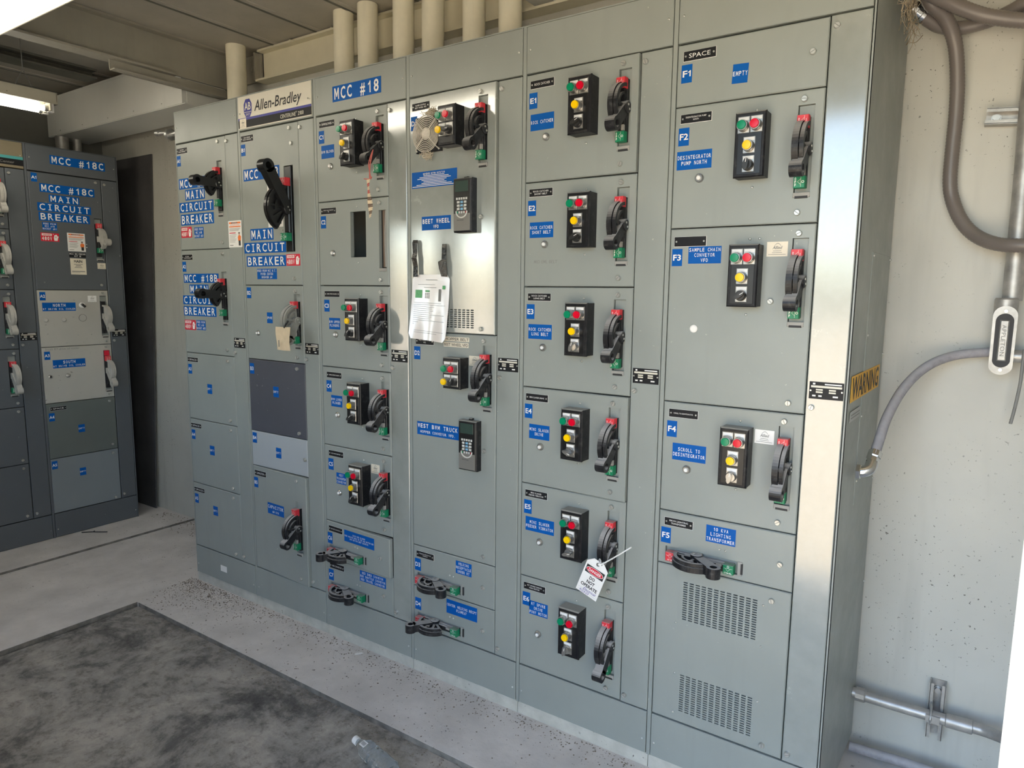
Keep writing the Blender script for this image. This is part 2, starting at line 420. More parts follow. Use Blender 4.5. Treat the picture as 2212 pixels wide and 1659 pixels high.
def m_marker(c):
    def f():
        b=MB(); b.fbox(-.0165,.0115,-.0152,.0152,.0,-.022,.0012,c)
        y=-.0224
        if c=='red':
            text(b,'O',-.0115,.0045,.0062,.0052,'white',y,mono=True,bold=.03); text(b,'N',-.0115,-.0040,.0062,.0052,'white',y,mono=True,bold=.03)
            bar(b,.0055,.0064,-.004,.005,'white',y)
        else:
            for i,ch in enumerate('OFF'): text(b,ch,-.0118,.008-.0078*i,.0062,.0052,'white',y,mono=True,bold=.03)
            b.lathe([(.0022,-.0225),(.0034,-.0225)],(.0065,0,0),(0,1,0),'white',14)
        bar(b,.0012,.0018,-.0125,.0125,'white',y)
        for s in (1,-1):
            b.add([(-.0065,y,s*.0),(-.0065,y,s*.0+.0008),(.0015,y,s*.0075+.0008),(.0015,y,s*.0075)],[(0,1,2,3) if s<0 else (0,3,2,1)],'white')
        return b.mesh('switch_marker')
    return f

# ------------------------------------------------------------------ stickers
def fit_lines(mb, lines, x0,x1,z0,z1, m, y=-.0012, wfrac=.97, capfrac=.66, bold=.006, mono=True):
    n=len(lines); L=max(len(s) for s in lines); W=(x1-x0)*wfrac; pitch=W/L
    step=min((z1-z0)*.92/n, pitch*2.1 if n>1 else 1); cap=min(step*capfrac, pitch*1.42)
    cz=(z0+z1)/2
    for i,s in enumerate(lines):
        text(mb,s,(x0+x1)/2,cz+step*((n-1)/2-i),cap,pitch*len(s),m,y,mono=mono,bold=bold)
class U:
    "a unit: root Empty at the lower hinge corner; coordinates given on the face of its section"
    def __init__(s, root, ox, oz): s.r=root; s.ox=ox; s.oz=oz
    def put(s, name, me, x, z, y=0., rot=(0,0,0)):
        return link(name, me, s.r, (x-s.ox, y, z-s.oz), rot)
    def sticker(s, name, x0,x1,z1,z0, bg, draw=None, y=-.0006, rot=0., label=None):
        cx,cz=(x0+x1)/2,(z0+z1)/2; w,h=x1-x0,z1-z0
        b=MB(); b.box(-w/2,w/2,y,.0,-h/2,h/2,bg)
        if draw: draw(b,-w/2,w/2,-h/2,h/2)
        o=obj(name,b,s.r,(cx-s.ox,0,cz-s.oz),(0,rot,0))
        if label: o['label']=label
        return o
    def lines(s, name, ls, x0,x1,z1,z0, bg='blue', ink='white', rot=0., label=None, **kw):
        return s.sticker(name,x0,x1,z1,z0,bg,lambda b,a,c,d,e: fit_lines(b,ls,a,c,d,e,ink,**kw),rot=rot,label=label)
    def nameplate(s, ls, x0, zt, w=.088, h=.024):
        def d(b,a,c,e,f):
            b.box(a-.0008,c+.001,-.0005,0,e-.001,f+.0006,'white')
            b.box(a,c,-.0013,0,e,f,'plate_black')
            if ls: fit_lines(b,ls,a+.013,c-.013,e+.003,f-.003,'white',y=-.0016,wfrac=.96,capfrac=.62,bold=0.,mono=False)
            for q in (a+.006,c-.006): b.lathe([(.0028,-.0013),(.0024,-.003),(0,-.003)],(q,0,(e+f)/2),(0,1,0),'screw',10)
        return s.sticker('nameplate',x0,x0+w,zt,zt-h,'plate_black',d)
    def unit_tag(s, t, x0, zt): return s.lines('unit_label',[t],x0,x0+.031,zt,zt-.049,bold=.02,wfrac=.86,mono=False,capfrac=.36)
    def screw(s,x,z,n='latch_screw'): return s.put(n,shared('screw',m_screw),x,z,0,(0,random.uniform(0,3),0))
    def rivet(s,x,z): return s.put('rivet',shared('rivet',m_rivet),x,z)
    def reset(s,x,z): return s.put('reset_button',shared('reset',m_reset),x,z)
    def station(s, kind, x, zt, sel=0., selm='knob_black'):
        w=.0775
        if kind==3: h=.165
        else: h=.110 if kind==2 else .132
        st=s.put('push_button_station',shared(('st',h),station_body(w,h)),x+w/2,zt-h/2)
        def p(name,key,fn,dx,dz,r=0,y=-.0518): return link(name,shared(key,fn),st,(dx,y,dz),(0,r,0))
        if kind==3:
            spots=[('green',-.0165,.0500),('red',.0165,.0500),('yellow',.0,-.0020),('sel',.0,-.0500)]
        else:
            a=h/2-.034; spots=[('green',-.0165,a),('red',.0165,a),('yellow',-.0165,a-.047),('sel',.0165,a-.047)]
        for n,dx,dz in spots:
            p('legend_plate','legend',m_legend,dx,dz+.006)
            if n=='sel': p('selector_switch',('sel',selm),m_selector(selm),dx,dz-.003,sel)
            else: p(n+'_button',('btn',n),m_button('btn_'+n),dx,dz-.003)
        return st
    def handle(s, x, zc, hh=.110, lever=.084, ang=-43, m='black', horiz=False, hub=-.002, rad=.070, thick=1., markers=(.066,-.085)):
        "vertical slot centre x, zc; horizontal handles are the same part turned a quarter"
        R=(0,-PI/2,0) if horiz else (0,0,0)
        base=s.put('disconnect_handle',shared(('base',hh),m_base(hh)),x,zc,0,R)
        link('lever',shared(('lev',lever,ang,m,rad,thick),m_handle(lever,ang,m,rad,thick)),base,(.0 if thick==1 else -.002,0,hub))
        if markers[0] is not None: link('on_marker',shared('on',m_marker('red')),base,(0,-.004,markers[0]))
        if markers[1] is not None: link('off_marker',shared('off',m_marker('green')),base,(0,-.001,markers[1]))
        return base

def draw_480(b,a,c,d,e):
    w,h=c-a,e-d
    bar(b,a+.06*w,a+.60*w,d+.66*h,d+.92*h,'white'); text(b,'DANGER',a+.33*w,d+.79*h,.14*h,.44*w,'danger_red',-.0015,bold=.03)
    text(b,'480V',a+.33*w,d+.33*h,.40*h,.58*w,'white',-.0012,mono=True,bold=.03); bar(b,a+.345*w,a+.375*w,d+.30*h,d+.36*h,'white')
    P=[(.72,.10),(.90,.10),(.93,.40),(.97,.62),(.90,.66),(.88,.82),(.82,.82),(.80,.80),(.74,.72),(.70,.45)]
    b.add([(a+p*w,-.0012,d+q*h) for p,q in P],[tuple(range(len(P)))],'white')
    for p in ((.66,.86),(.72,.70)): b.add([(a+p[0]*w,-.0012,d+p[1]*h),(a+(p[0]+.05)*w,-.0012,d+(p[1]-.02)*h),(a+(p[0]+.03)*w,-.0012,d+(p[1]+.08)*h)],[(0,1,2)],'white')
    for q in (.45,.52,.59): bar(b,a+.76*w,a+.88*w,d+q*h,d+(q+.03)*h,'danger_red',-.0014)
def draw_warning(b,a,c,d,e):
    w,h=c-a,e-d
    bar(b,a+.07*w,c-.07*w,e-.115*h,e-.05*h,'orange'); bar(b,a+.24*w,a+.70*w,e-.105*h,e-.06*h,'ink',-.0014)
    text(b,'WARNING',a+.48*w,e-.0825*h,.036*h,.40*w,'white',-.0016)
    text(b,'ARC FLASH HAZARD',a+.5*w,e-.16*h,.04*h,.72*w,'orange'); bar(b,a+.07*w,c-.07*w,e-.245*h,e-.205*h,'orange')
    for i in range(3): bar(b,a+.08*w,a+(.9-.06*i)*w,e-(.30+.04*i)*h,e-(.285+.04*i)*h,'ink_grey')
    bar(b,a+.08*w,a+.55*w,e-.475*h,e-.445*h,'danger_red')
    for i in range(6): bar(b,a+.09*w,a+(.60-.05*(i%3))*w,e-(.54+.052*i)*h,e-(.527+.052*i)*h,'ink_grey')
    bar(b,a+.08*w,a+.34*w,d+.07*h,d+.09*h,'ink')
    def ell(cx,cz,rx,rz,m,y): b.add([(a+(cx+rx*math.cos(t*PI/6))*w,y,d+(cz+rz*math.sin(t*PI/6))*h) for t in range(12)],[tuple(range(12))],m)
    ell(.81,.50,.05,.045,'skin_paint',-.0013); bar(b,a+.75*w,a+.87*w,d+.52*h,d+.555*h,'ink',-.0014)
    P=[(.72,.24),(.91,.24),(.94,.40),(.86,.45),(.76,.45),(.70,.38)]; b.add([(a+p*w,-.0012,d+q*h) for p,q in P],[tuple(range(6))],'orange')
    bar(b,a+.75*w,a+.90*w,d+.06*h,d+.25*h,'ink',-.0014)
def draw_allied(b,a,c,d,e):
    w,h=c-a,e-d
    text(b,'Allied',a+.5*w,d+.60*h,.20*h,.44*w,'ink_grey',-.0012,shear=.25,bold=.02)
    pts=[(.36+.32*i/8, .70+.17*math.sin(PI*i/8)) for i in range(9)]
    for i in range(8):
        p,q=pts[i],pts[i+1]; b.add([(a+p[0]*w,-.0012,d+p[1]*h),(a+q[0]*w,-.0012,d+q[1]*h),(a+q[0]*w,-.0012,d+(q[1]+.035)*h),(a+p[0]*w,-.0012,d+(p[1]+.035)*h)],[(0,1,2,3)],'ink_grey')
    for i,(p,q) in enumerate(((.30,.70),(.26,.74),(.08,.92))): bar(b,a+p*w,a+q*w,d+(.36-.12*i)*h,d+(.39-.12*i)*h,'ink_grey')
def draw_data(b,a,c,d,e):
    w,h=c-a,e-d
    bar(b,a+.45*w,c-.06*w,e-.16*h,e-.09*h,'white'); bar(b,a+.10*w,a+.17*w,e-.17*h,e-.07*h,'white')
    bar(b,a+.05*w,c-.05*w,e-.34*h,e-.22*h,'plate_white')
    for i in range(2):
        for p,q in ((.20,.40),(.58,.78)): bar(b,a+p*w,a+q*w,e-(.50+.14*i)*h,e-(.41+.14*i)*h,'plate_white')
    for p,q in ((.10,.20),(.28,.38),(.70,.85)): bar(b,a+p*w,a+q*w,e-.86*h,e-.77*h,'white')
    for q in (a+.045*w,c-.045*w): b.lathe([(.0026,-.0008),(.0022,-.003),(0,-.003)],(q,0,e-.52*h),(0,1,0),'screw',10)

# ------------------------------------------------------------------ cabinets
W=.508; ZT=2.172; SF=.337; H=2.324
def zk(k): return ZT-SF*k
def section(name_word, origin, rz, label, group, wire='paint', paint='paint', base=True, top=None, dplate=True, plate_mat=None, bottom=None, side=False, wires=True):
    r=thing('switchgear_cabinet',label,'electrical cabinet',origin,rz,group)
    b=MB(); D=.505
    b.box(0,.003,.006,D,0,H,paint); b.box(W-.003,W,.006,D,0,H,paint); b.box(0,W,D-.003,D,0,H,paint)
    b.box(0,W,.001,D,H-.004,H,paint); b.box(0,W,.006,D,0,.004,paint)
    for x0,x1 in ((0,.0062),(W-.0062,W)): b.box(x0,x1,.0015,.022,.0,H,paint)
    b.box(.006,W-.006,.022,.026,.0,H,'gap') if not name_word=='open' else None
    if name_word=='open':
        b.box(.006,.14,.022,.026,0,H,'gap'); b.box(.40,W-.006,.022,.026,0,H,'gap'); b.box(.14,.40,.022,.026,0,1.50,'gap'); b.box(.14,.40,.022,.026,1.83,H,'gap')
        b.box(.14,.40,.20,.203,1.5,1.83,'inner')
    obj('cabinet_frame',b,r)
    s=U(r,0,0)
    tp=MB(); tp.plate(.0085,W-.0085,ZT+.004,H-.005,-.0015,.016,[],plate_mat or paint,c=.0018); t=obj('top_cover',tp,r)
    for x in (.022,W-.022): link('cover_screw',shared('screw_s',m_rivet),t,(x,-.001,2.247))
    wd=MB(); wd.plate(.4065,W-.0085,.151,ZT-.001,-.001,.016,[],wire,c=.0022); w=obj('wireway_door',wd,r)
    for z in (ZT-.028,1.183,.178): link('latch_screw',shared('screw',m_screw),w,(.421,-.001,z),(0,random.uniform(0,3),0))
    if dplate:
        d=MB(); x0,x1,z0,z1=.413,.497,1.207,1.253
        d.box(-.042,.042,-.0008,0,-.023,.023,'plate_black'); draw_data(d,-.042,.042,-.023,.023); obj('data_plate',d,w,(.455,-.001,1.230))
    bt=MB(); bt.plate(.0085,W-.0085,.003,.147,-.0015,.016,[],paint,c=.0018); bo=obj('bottom_cover',bt,r)
    for x in (.020,W-.020): link('cover_screw',shared('screw_s',m_rivet),bo,(x,-.001,.050))
    if base:
        c=MB(); c.box(.001,W-.001,.004,D,-.045,.002,'channel'); obj('base_channel',c,r)
    return r,s,w,t
GS='grey cabinet sections in the long row'
secs=[]
names=[('first cabinet section of the long row, at the far end under the duct',None),
 ('cabinet section under the white and black maker sign',None),
 ('cabinet section headed by the blue label MCC #18',None),
 ('cabinet section holding both black keypads',None),
 ('cabinet section with the hanging danger tag and units E1 to E6',None),
 ('nearest cabinet section, at the open end of the row beside the bare wall',None)]
for i in range(6):
    secs.append(section('open' if i==2 else 'x',(i*W,0,0),0,names[i][0],GS,wire='paint_gloss' if i in (2,5) else 'paint',plate_mat='paint'))
# end panel of the last section (faces the wall on the right)
r,s,w,t=secs[5]
b=MB()
b.add([(W,.0015,0),(W+.020,.505,0),(W+.020,.505,H),(W,.0015,H),(W-.002,.0015,0),(W-.002,.505,0),(W-.002,.505,H),(W-.002,.0015,H)],[(0,1,2,3),(7,6,5,4),(0,4,5,1),(3,2,6,7),(1,5,6,2),(0,3,7,4)],'paint')
ep=obj('end_panel',b,r)
A=math.atan2(.020,.5035)
er=(0,0,PI/2-A)   # local x runs into the wall along the end panel
def on_end(name,mb,d,z,rot=0): return obj(name,mb,ep,(W+.020*d/.5035+.0004,.0015+d,z),er)
b=MB(); b.plate(.0,.30,-.72,.0,-.0012,.001,[],'paint',c=.0012); on_end('side_cover',b,.19,1.60)
for dz in (1.59,1.37,1.14,.95): link('rivet',shared('rivet',m_rivet),ep,(W+.020*.2/.5035+.001,.205,dz),er)
for dz in (1.59,1.30,.9,.55): link('rivet',shared('rivet',m_rivet),ep,(W+.021,.49,dz),er)
b=MB(); b.box(0,.43,-.0006,0,-.035,.035,'yellow'); text(b,'WARNING',.215,0,.056,.40,'ink',-.0010,bold=.02); o=on_end('warning_label',b,.02,1.235); o.location.x+=.0016; o['label']='yellow strip printed WARNING'
b=MB(); b.box(0,.14,-.0006,0,-.014,.014,'label_grey')
for i in range(2): bar(b,.01,.13,-.006+.008*i,-.003+.008*i,'ink_grey')
on_end('small_label',b,.03,1.160).location.x+=.0016

# maker sign on the second section, MCC #18 on the third
r,s,w,t=secs[1]
b=MB(); x0,x1,z0,z1=.010,.496,2.181,2.317
b.box(x0,x1,-.0035,-.0016,z0,z1,'plate_white'); y=-.0040
bar(b,x0,x1,z0+.004,z0+.036,'plate_black',y); bar(b,x0,x1,z0+.036,z0+.0455,'navy',y)
oc=[(.0795+.028*sx,2.265+.038*sz) for sx,sz in ((-.5,-1),(.5,-1),(1,-.45),(1,.45),(.5,1),(-.5,1),(-1,.45),(-1,-.45))]
b.add([(p,y,q) for p,q in oc],[tuple(range(8))],'navy')
text(b,'AB',.0795,2.273,.030,.043,'plate_white',y-.0004,bold=.02); bar(b,.053,.106,2.2475,2.2495,'plate_white',y-.0004); text(b,'QUALITY',.0795,2.239,.009,.030,'plate_white',y-.0004)
text(b,'Allen-Bradley',.278,2.268,.042,.305,'ink',y,shear=.2,bold=.012); text(b,'CENTERLINE',.348,2.200,.015,.100,'plate_white',y-.0004); text(b,'2100',.430,2.200,.015,.036,'plate_white',y-.0004); text(b,'®',.402,2.207,.006,.007,'plate_white',y-.0004)
o=obj('maker_sign',b,r); o['label']='white sign with an octagon badge and black italic lettering'
b=MB(); b.box(.020,.066,-.0046,-.0040,2.184,2.224,'ivory'); 
bb=MB(); bb.box(-.023,.023,-.0008,0,-.020,.020,'ivory'); draw_allied(bb,-.023,.023,-.020,.020); obj('small_sticker',bb,r,(.043,-.0041,2.204))
s.put('cover_screw',shared('screw_s',m_rivet),.022,2.247,-.004); s.put('cover_screw',shared('screw_s',m_rivet),.476,2.250,-.004)
r,s,w,t=secs[2]
o=s.lines('cabinet_label',['MCC #18'],.112,.377,2.273,2.214,bold=.02,wfrac=.95,capfrac=.78); o.location.y=-.0018
r,s,w,t=secs[0]
b=MB(); b.box(-.050,.050,-.0008,0,-.060,.060,'white'); draw_warning(b,-.050,.050,-.060,.060); o=obj('warning_label',b,w,(.456,-.0012,1.730)); o['label']='white sticker with orange stripes and a small figure'
b=MB(); b.box(-.026,.026,-.0006,0,-.0155,.0155,'white'); obj('blank_sticker',b,r,(.243,-.0018,.072))

GU='control units of the long cabinet row'
def unit(sec, k0, k1, label, paint='paint', hinge=0., holes=(), origin=None, rz=0., group=GU, housing=True, gapc=.0016):
    zb=zk(k1)+gapc; zt=zk(k0)-gapc; ox=.0085
    o=Vector(origin) if origin else Vector((sec*W,0,0))
    d=Vector((ox,0,zb)); d.rotate(Matrix.Rotation(rz,3,'Z')); 
    r=thing('control_unit',label,'control unit',tuple(o+d),rz-hinge,group)
    u=U(r,ox,zb); b=MB()
    b.plate(0,.3945,0,zt-zb,0,.018,[(h[0]-ox,h[1]-ox,h[2]-zb,h[3]-zb) for h in holes],paint,c=.0026)
    obj('door',b,r); u.zt=zt; u.zb=zb
    return u
SL=.361
def vslot(zt, x=SL, hh=.111, top=.038): return (x-.0205,x+.0205,zt-top-2*hh,zt-top)
def std(sec,k,tagt,np_,labs,label,dx=0.,station=3,sel=0.,selm='knob_black',hinge=0.,n=1,reset=True,paint='paint',handle='black',lev=(.084,-43),reset_z=None):
    zt=zk(k); hx=SL+dx
    u=unit(sec,k,k+n,label,paint,hinge,[vslot(zt,hx)])
    u.nameplate(np_,.025+dx,zt-.022); u.unit_tag(tagt,.020+dx,zt-.058)
    for ls,x0,x1,z1,z0 in labs: u.lines('name_label',ls,x0,x1,z1,z0)
    if station: u.station(station,.196+dx,zt-.050,sel,selm); u.rivet(.236+dx,zt-.036); u.rivet(.234+dx,zt-.236)
    if reset: u.reset(.087+dx,reset_z or zt-.200)
    u.handle(hx,zt-.149,lever=lev[0],ang=lev[1],m=handle)
    u.screw(.355+dx*.6,zt-.024); u.screw(.354+dx*.6,u.zb+.026)
    return u
# --- section A
def breaker(k0,k1,tagt,top,x,labs,label,s480,feed):
    zt=zk(k0); u=unit(0,k0,k1,label,'paint',0,[(.333,.372,zt-.350,zt-.106)])
    u.nameplate(['MCC MAIN','CIRCUIT BREAKER'],.015,zt-.021,.086,.026); u.unit_tag(tagt,.011,zt-.055)
    for t,x0,x1,z1,z0 in labs: u.lines('breaker_label',[t],x0,x1,z1,z0,bold=.012,wfrac=.97,capfrac=.80)
    u.sticker('voltage_label',*s480,'danger_red',draw_480,label='red sticker reading DANGER 480V'); u.lines('feed_label',['FEED FROM','MCC #18','BUCKET #B1' if k0==0 else 'BUCKET #B5'],*feed)
    u.handle(.352,zt-.226,hh=.118,lever=.107,ang=3,m='black_clean',hub=.012,rad=.062,thick=1.15,markers=(.072,-.072))
    u.screw(.352,zt-.022); u.screw(.356,u.zb+.028); return u
breaker(0,1.5,'A1',0,0,[('MCC #18A',.018,.322,2.008,1.958),('MAIN',.067,.229,1.953,1.903),('CIRCUIT',.012,.296,1.895,1.847),('BREAKER',.019,.294,1.838,1.786)],
  'upper main breaker unit with black lever, labelled A1 MCC #18A MAIN CIRCUIT BREAKER',(.016,.107,1.778,1.727),(.128,.205,1.773,1.722))
breaker(1.5,3,'A2',0,0,[('MCC #18B',.017,.310,1.552,1.508),('MAIN',.064,.223,1.500,1.456),('CIRCUIT',.001,.290,1.446,1.402),('BREAKER',.002,.279,1.393,1.346)],
  'lower main breaker unit with black lever, labelled A2 MCC #18B MAIN CIRCUIT BREAKER',(.006,.101,1.325,1.276),(.108,.185,1.326,1.278))
def empty_unit(sec,k0,k1,tagt,label,paint='paint',np_=None,word='EMPTY',ex=(.174,.213),ez=None,tx=.016,origin=None,rz=0.,group=GU,dz=-.058,screws=None):
    u=unit(sec,k0,k1,label,paint,0,[],origin,rz,group); zt=zk(k0)
    if np_: u.nameplate(np_,.016,zt-.024,.088,.021)
    u.unit_tag(tagt,tx,zt+dz); z=ez or (zt-.148); u.lines('name_label',[word],ex[0],ex[1],z,z-.048)
    if screws!=0:
        u.screw(.355,zt-.024); u.screw(.356,u.zb+.024)
    return u
empty_unit(0,3,4,'A3','blank grey cover labelled A3 EMPTY in the far section',np_=['SPACE'])
empty_unit(0,4,5,'A4','blank grey cover labelled A4 EMPTY in the far section',np_=['SPACE'],ex=(.170,.209),ez=zk(4)-.122)
empty_unit(0,5,6,'A5','blank grey cover labelled A5 EMPTY at the foot of the far section',np_=['SPACE'],ez=zk(5)-.097)
# --- section B
zt=zk(0); u=unit(1,0,2,'large main breaker unit B1 with long black lever raised, MCC #18',holes=[(.304,.364,1.640,2.000)])
u.nameplate(['1200A FEEDER','CIRCUIT BREAKER'],.019,2.152,.086,.026); u.unit_tag('B1',.015,2.116)
for t_,x0,x1,z1,z0 in [('MCC #18',.026,.276,2.008,1.957),('MAIN',.060,.221,1.747,1.696),('CIRCUIT',.011,.304,1.687,1.640),('BREAKER',.025,.301,1.628,1.581)]: u.lines('breaker_label',[t_],x0,x1,z1,z0,bold=.012,wfrac=.97,capfrac=.80)
u.sticker('voltage_label',.304,.394,1.631,1.582,'danger_red',draw_480,label='red sticker reading DANGER 480V'); u.lines('feed_label',['FEED FROM MCC 8.T.','POWER CENTER','BREAKER #4'],.098,.236,1.571,1.525)
u.sticker('warning_label',.190,.290,1.950,1.749,'white',draw_warning,label='tall white sticker with orange stripes behind the lever')
b=MB(); b.box(-.029,.029,.010,.014,-.178,.178,'paint'); b.fbox(-.024,.018,-.176,.176,.010,-.003,.002,'black_clean'); b.fbox(-.018,.016,-.10,.10,.0,-.016,.004,'black_clean')
hb=obj('disconnect_handle',b,u.r,(.334-u.ox,0,1.820-u.zb))
link('lever',shared('levB1',m_handle(.188,60,'black_clean',.100,1.35)),hb,(-.004,-.004,0))
link('on_marker',shared('on',m_marker('red')),hb,(0,-.006,.110)).scale=(1.5,1.2,1.1); link('off_marker',shared('off',m_marker('green')),hb,(0,-.006,-.118)).scale=(1.5,1.2,1.1)
u.screw(.352,zt-.022); u.screw(.362,zt-.085); u.screw(.356,u.zb+.028); u.rivet(.285,1.735); u.rivet(.285,1.722)
zt=zk(2); u=unit(1,2,3,'spare unit B2 with grey handle and the tan tag',holes=[vslot(zt,.365)])
u.unit_tag('B2',.016,zt-.010); u.lines('name_label',['SPARE'],.156,.195,zt-.120,zt-.168); u.reset(.090,zt-.215)
u.handle(.365,zt-.149,lever=.092,ang=-62,m='grey_plastic'); u.screw(.358,zt-.024); u.screw(.358,u.zb+.024)
empty_unit(1,3,4,'B3','dark charcoal cover labelled B3 EMPTY','paint_dark',ex=(.182,.220),ez=zk(3)-.116,dz=-.020)
empty_unit(1,4,4.5,'B4','short pale grey cover labelled B4 EMPTY','paint_pale',ex=(.186,.223),ez=zk(4)-.061,dz=-.010,screws=0).screw(.388,.735)
zt=zk(4.5); u=unit(1,4.5,6,'capacitor unit B5 with its door slightly ajar',hinge=.035,holes=[(.326,.372,.298,.537)])
u.nameplate(['CAPACITOR'],.024,zt-.022,.086,.024); u.unit_tag('B5',.014,zt-.057)
def dcap(b,a,c,d,e): text(b,'CAPACITOR',0,d+.66*(e-d),.0145,.119,'white',mono=True,bold=.025); text(b,'60 KVA',0,d+.24*(e-d),.0095,.050,'white',mono=True,bold=.02)
u.sticker('name_label',.115,.238,.494,.441,'blue',dcap); u.handle(.346,.418,hh=.119,lever=.084,ang=-43,m='black',markers=(.074,-.084)); u.screw(.340,zt-.024); u.screw(.352,u.zb+.026)
# --- section C
cd=.008
std(2,0,'C1',['BWM BLOWER'],[(['BWM BLOWER'],.037,.112,2.056,2.005)],'control unit C1 BWM BLOWER with striped ribbon on its handle',cd-.004,sel=.7)
zt=zk(1); u=unit(2,1,2,'unit C2 with its button box missing, open cutouts',holes=[(.196,.282,1.610,1.788),(.353,.391,1.566,1.786)])
u.nameplate(['SAMPLE CHAIN CONVEYOR','VFD'],.027,zt-.025); u.unit_tag('C2',.023,zt-.056); u.reset(.094,1.629); u.rivet(.236,zt-.030); u.rivet(.238,zt-.247); u.screw(.360,zt-.022); u.screw(.362,u.zb+.022)
b=MB(); b.tube([(.225,.16,1.60),(.228,.15,1.70),(.232,.16,1.82)],.008,'hole_grey'); b.tube([(.250,.15,1.60),(.252,.14,1.70),(.246,.16,1.82)],.007,'grey_plastic')
for v in range(len(b.v)): p=b.v[v]; b.v[v]=(p[0]-u.ox,p[1],p[2]-u.zb)
obj('wiring',b,u.r)
b=MB(); b.box(.345,.396,.015,.018,1.560,1.790,'gap'); b.tube([(.370,.012,1.57),(.371,.010,1.66),(.369,.012,1.785)],.005,'ribbon_dark',8); b.tube([(.379,.012,1.57),(.378,.010,1.68),(.381,.012,1.785)],.005,'hole_grey',8)
for v in range(len(b.v)): p=b.v[v]; b.v[v]=(p[0]-u.ox,p[1],p[2]-u.zb)
obj('slot_wiring',b,u.r)
b=MB(); b.fbox(-.019,.019,-.009,.003,0,-.003,.001,'hole_grey'); u.put('slot_lip',b.mesh('slot_lip'),.372,1.563)
std(2,2,'C3',['BWM UPPER FLINGERS'],[(['BWM UPPER','FLINGERS'],.058,.124,1.366,1.319)],'control unit C3 BWM UPPER FLINGERS',cd+.003,sel=.7)
std(2,3,'C4',['BWM LOWER FLINGER'],[(['BWM LOWER','FLINGER'],.059,.126,1.042,.994)],'control unit C4 BWM LOWER FLINGER',cd+.004,sel=.9)
u=std(2,4,'C5',['WEST BWM SWAMP BELT'],[(['WEST','TRANSFER','CONVEYOR'],.080,.140,.710,.662)],'control unit C5 WEST TRANSFER CONVEYOR',cd+.004,sel=.5)
u.sticker('small_sticker',.290,.337,.779,.741,'ivory',draw_allied)
def half(sec,k0,tagt,np_,labs,label,hz,lev=(.092,-40),hinge=0.,paint='paint',sx=.352,hx=.139):
    zt=zk(k0); u=unit(sec,k0,k0+.5,label,paint,hinge,[(hx-.111,hx+.111,hz-.0205,hz+.0205)])
    if np_: u.nameplate(np_,.026,zt-.021)
    u.unit_tag(tagt,.016,zt-.053 if np_ else zt-.048)
    for ls,x0,x1,z1,z0 in labs: u.lines('name_label',ls,x0,x1,z1,z0)
    u.handle(hx,hz,lever=lev[0],ang=lev[1],m='black',horiz=True,hub=.010,markers=(.086,-.088)); u.screw(sx,u.zb+.075)
    u.rivet(hx+.055,hz+.045); u.rivet(hx+.072,hz+.044); return u
u=half(2,5,'C6',['EAST RED CONVEYOR'],[(['SOUTH RED CLINKER','FEED HOLDING HELD IN TOP AND BOTTOM RED','AND USE FOR BEET CONVEYOR'],.126,.313,.468,.418)],'unit C6 with horizontal handle, door bent ajar, first above C7',.360,lev=(.092,35),hinge=.045)
half(2,5.5,'C7',['RED CONVEYOR'],[(['RED SHED CONVEYOR','RED SHUTTLE CONVEYOR','RED TRAVEL CONVEYOR'],.211,.363,.306,.259)],'unit C7 with horizontal handle, RED SHED CONVEYOR label',.190,lev=(.088,-58))
# --- section D
zt=zk(0)
def vent_holes(x0,x1,z0,z1,nx,nz,fx=.72,fz=.5):
    dx=(x1-x0)/nx; dz=(z1-z0)/nz
    return [(x0+i*dx+dx*(1-fx)/2,x0+i*dx+dx*(1+fx)/2,z0+j*dz+dz*(1-fz)/2,z0+j*dz+dz*(1+fz)/2) for i in range(nx) for j in range(nz)]
vh=vent_holes(.100,.314,1.349,1.418,11,9,.70,.62)
u=unit(3,0,2.5,'tall drive unit D1 BEET WHEEL with fan guard, door swung ajar',paint='paint_gloss',hinge=.030,holes=[vslot(zt,.350)]+vh)
b=MB(); b.box(.08-u.ox,.33-u.ox,.019,.020,1.33-u.zb,1.43-u.zb,'gap'); obj('vent_backing',b,u.r)
u.nameplate(['ALARM CONTROL','BEET WHEEL VFD'],.023,2.150,.084,.025); u.unit_tag('D1',.015,2.106)
def drev(b,a,c,d,e):
    text(b,'REVERSE MOTOR ROTATION',0,e-.009,.0062,.105,'white',mono=True,bold=.02)
    for i,wd in enumerate((.10,.14,.16,.12,.10,.12,.17,.21)): bar(b,-wd/2,wd/2,e-.0165-.0052*i,e-.0145-.0052*i,'white')
u.sticker('instruction_label',.018,.235,1.909,1.852,'blue',drev)
def dbw(b,a,c,d,e): text(b,'BEET WHEEL',0,d+.64*(e-d),.0155,.134,'white',mono=True,bold=.02); text(b,'VFD',0,d+.24*(e-d),.0110,.028,'white',mono=True,bold=.02)
u.sticker('name_label',.066,.206,1.749,1.700,'blue',dbw)
u.station(4,.190,2.109,sel=1.6); u.handle(.350,zt-.149,m='black'); u.screw(.340,zt-.026); u.screw(.345,1.735); u.screw(.345,1.350); u.rivet(.282,1.995)
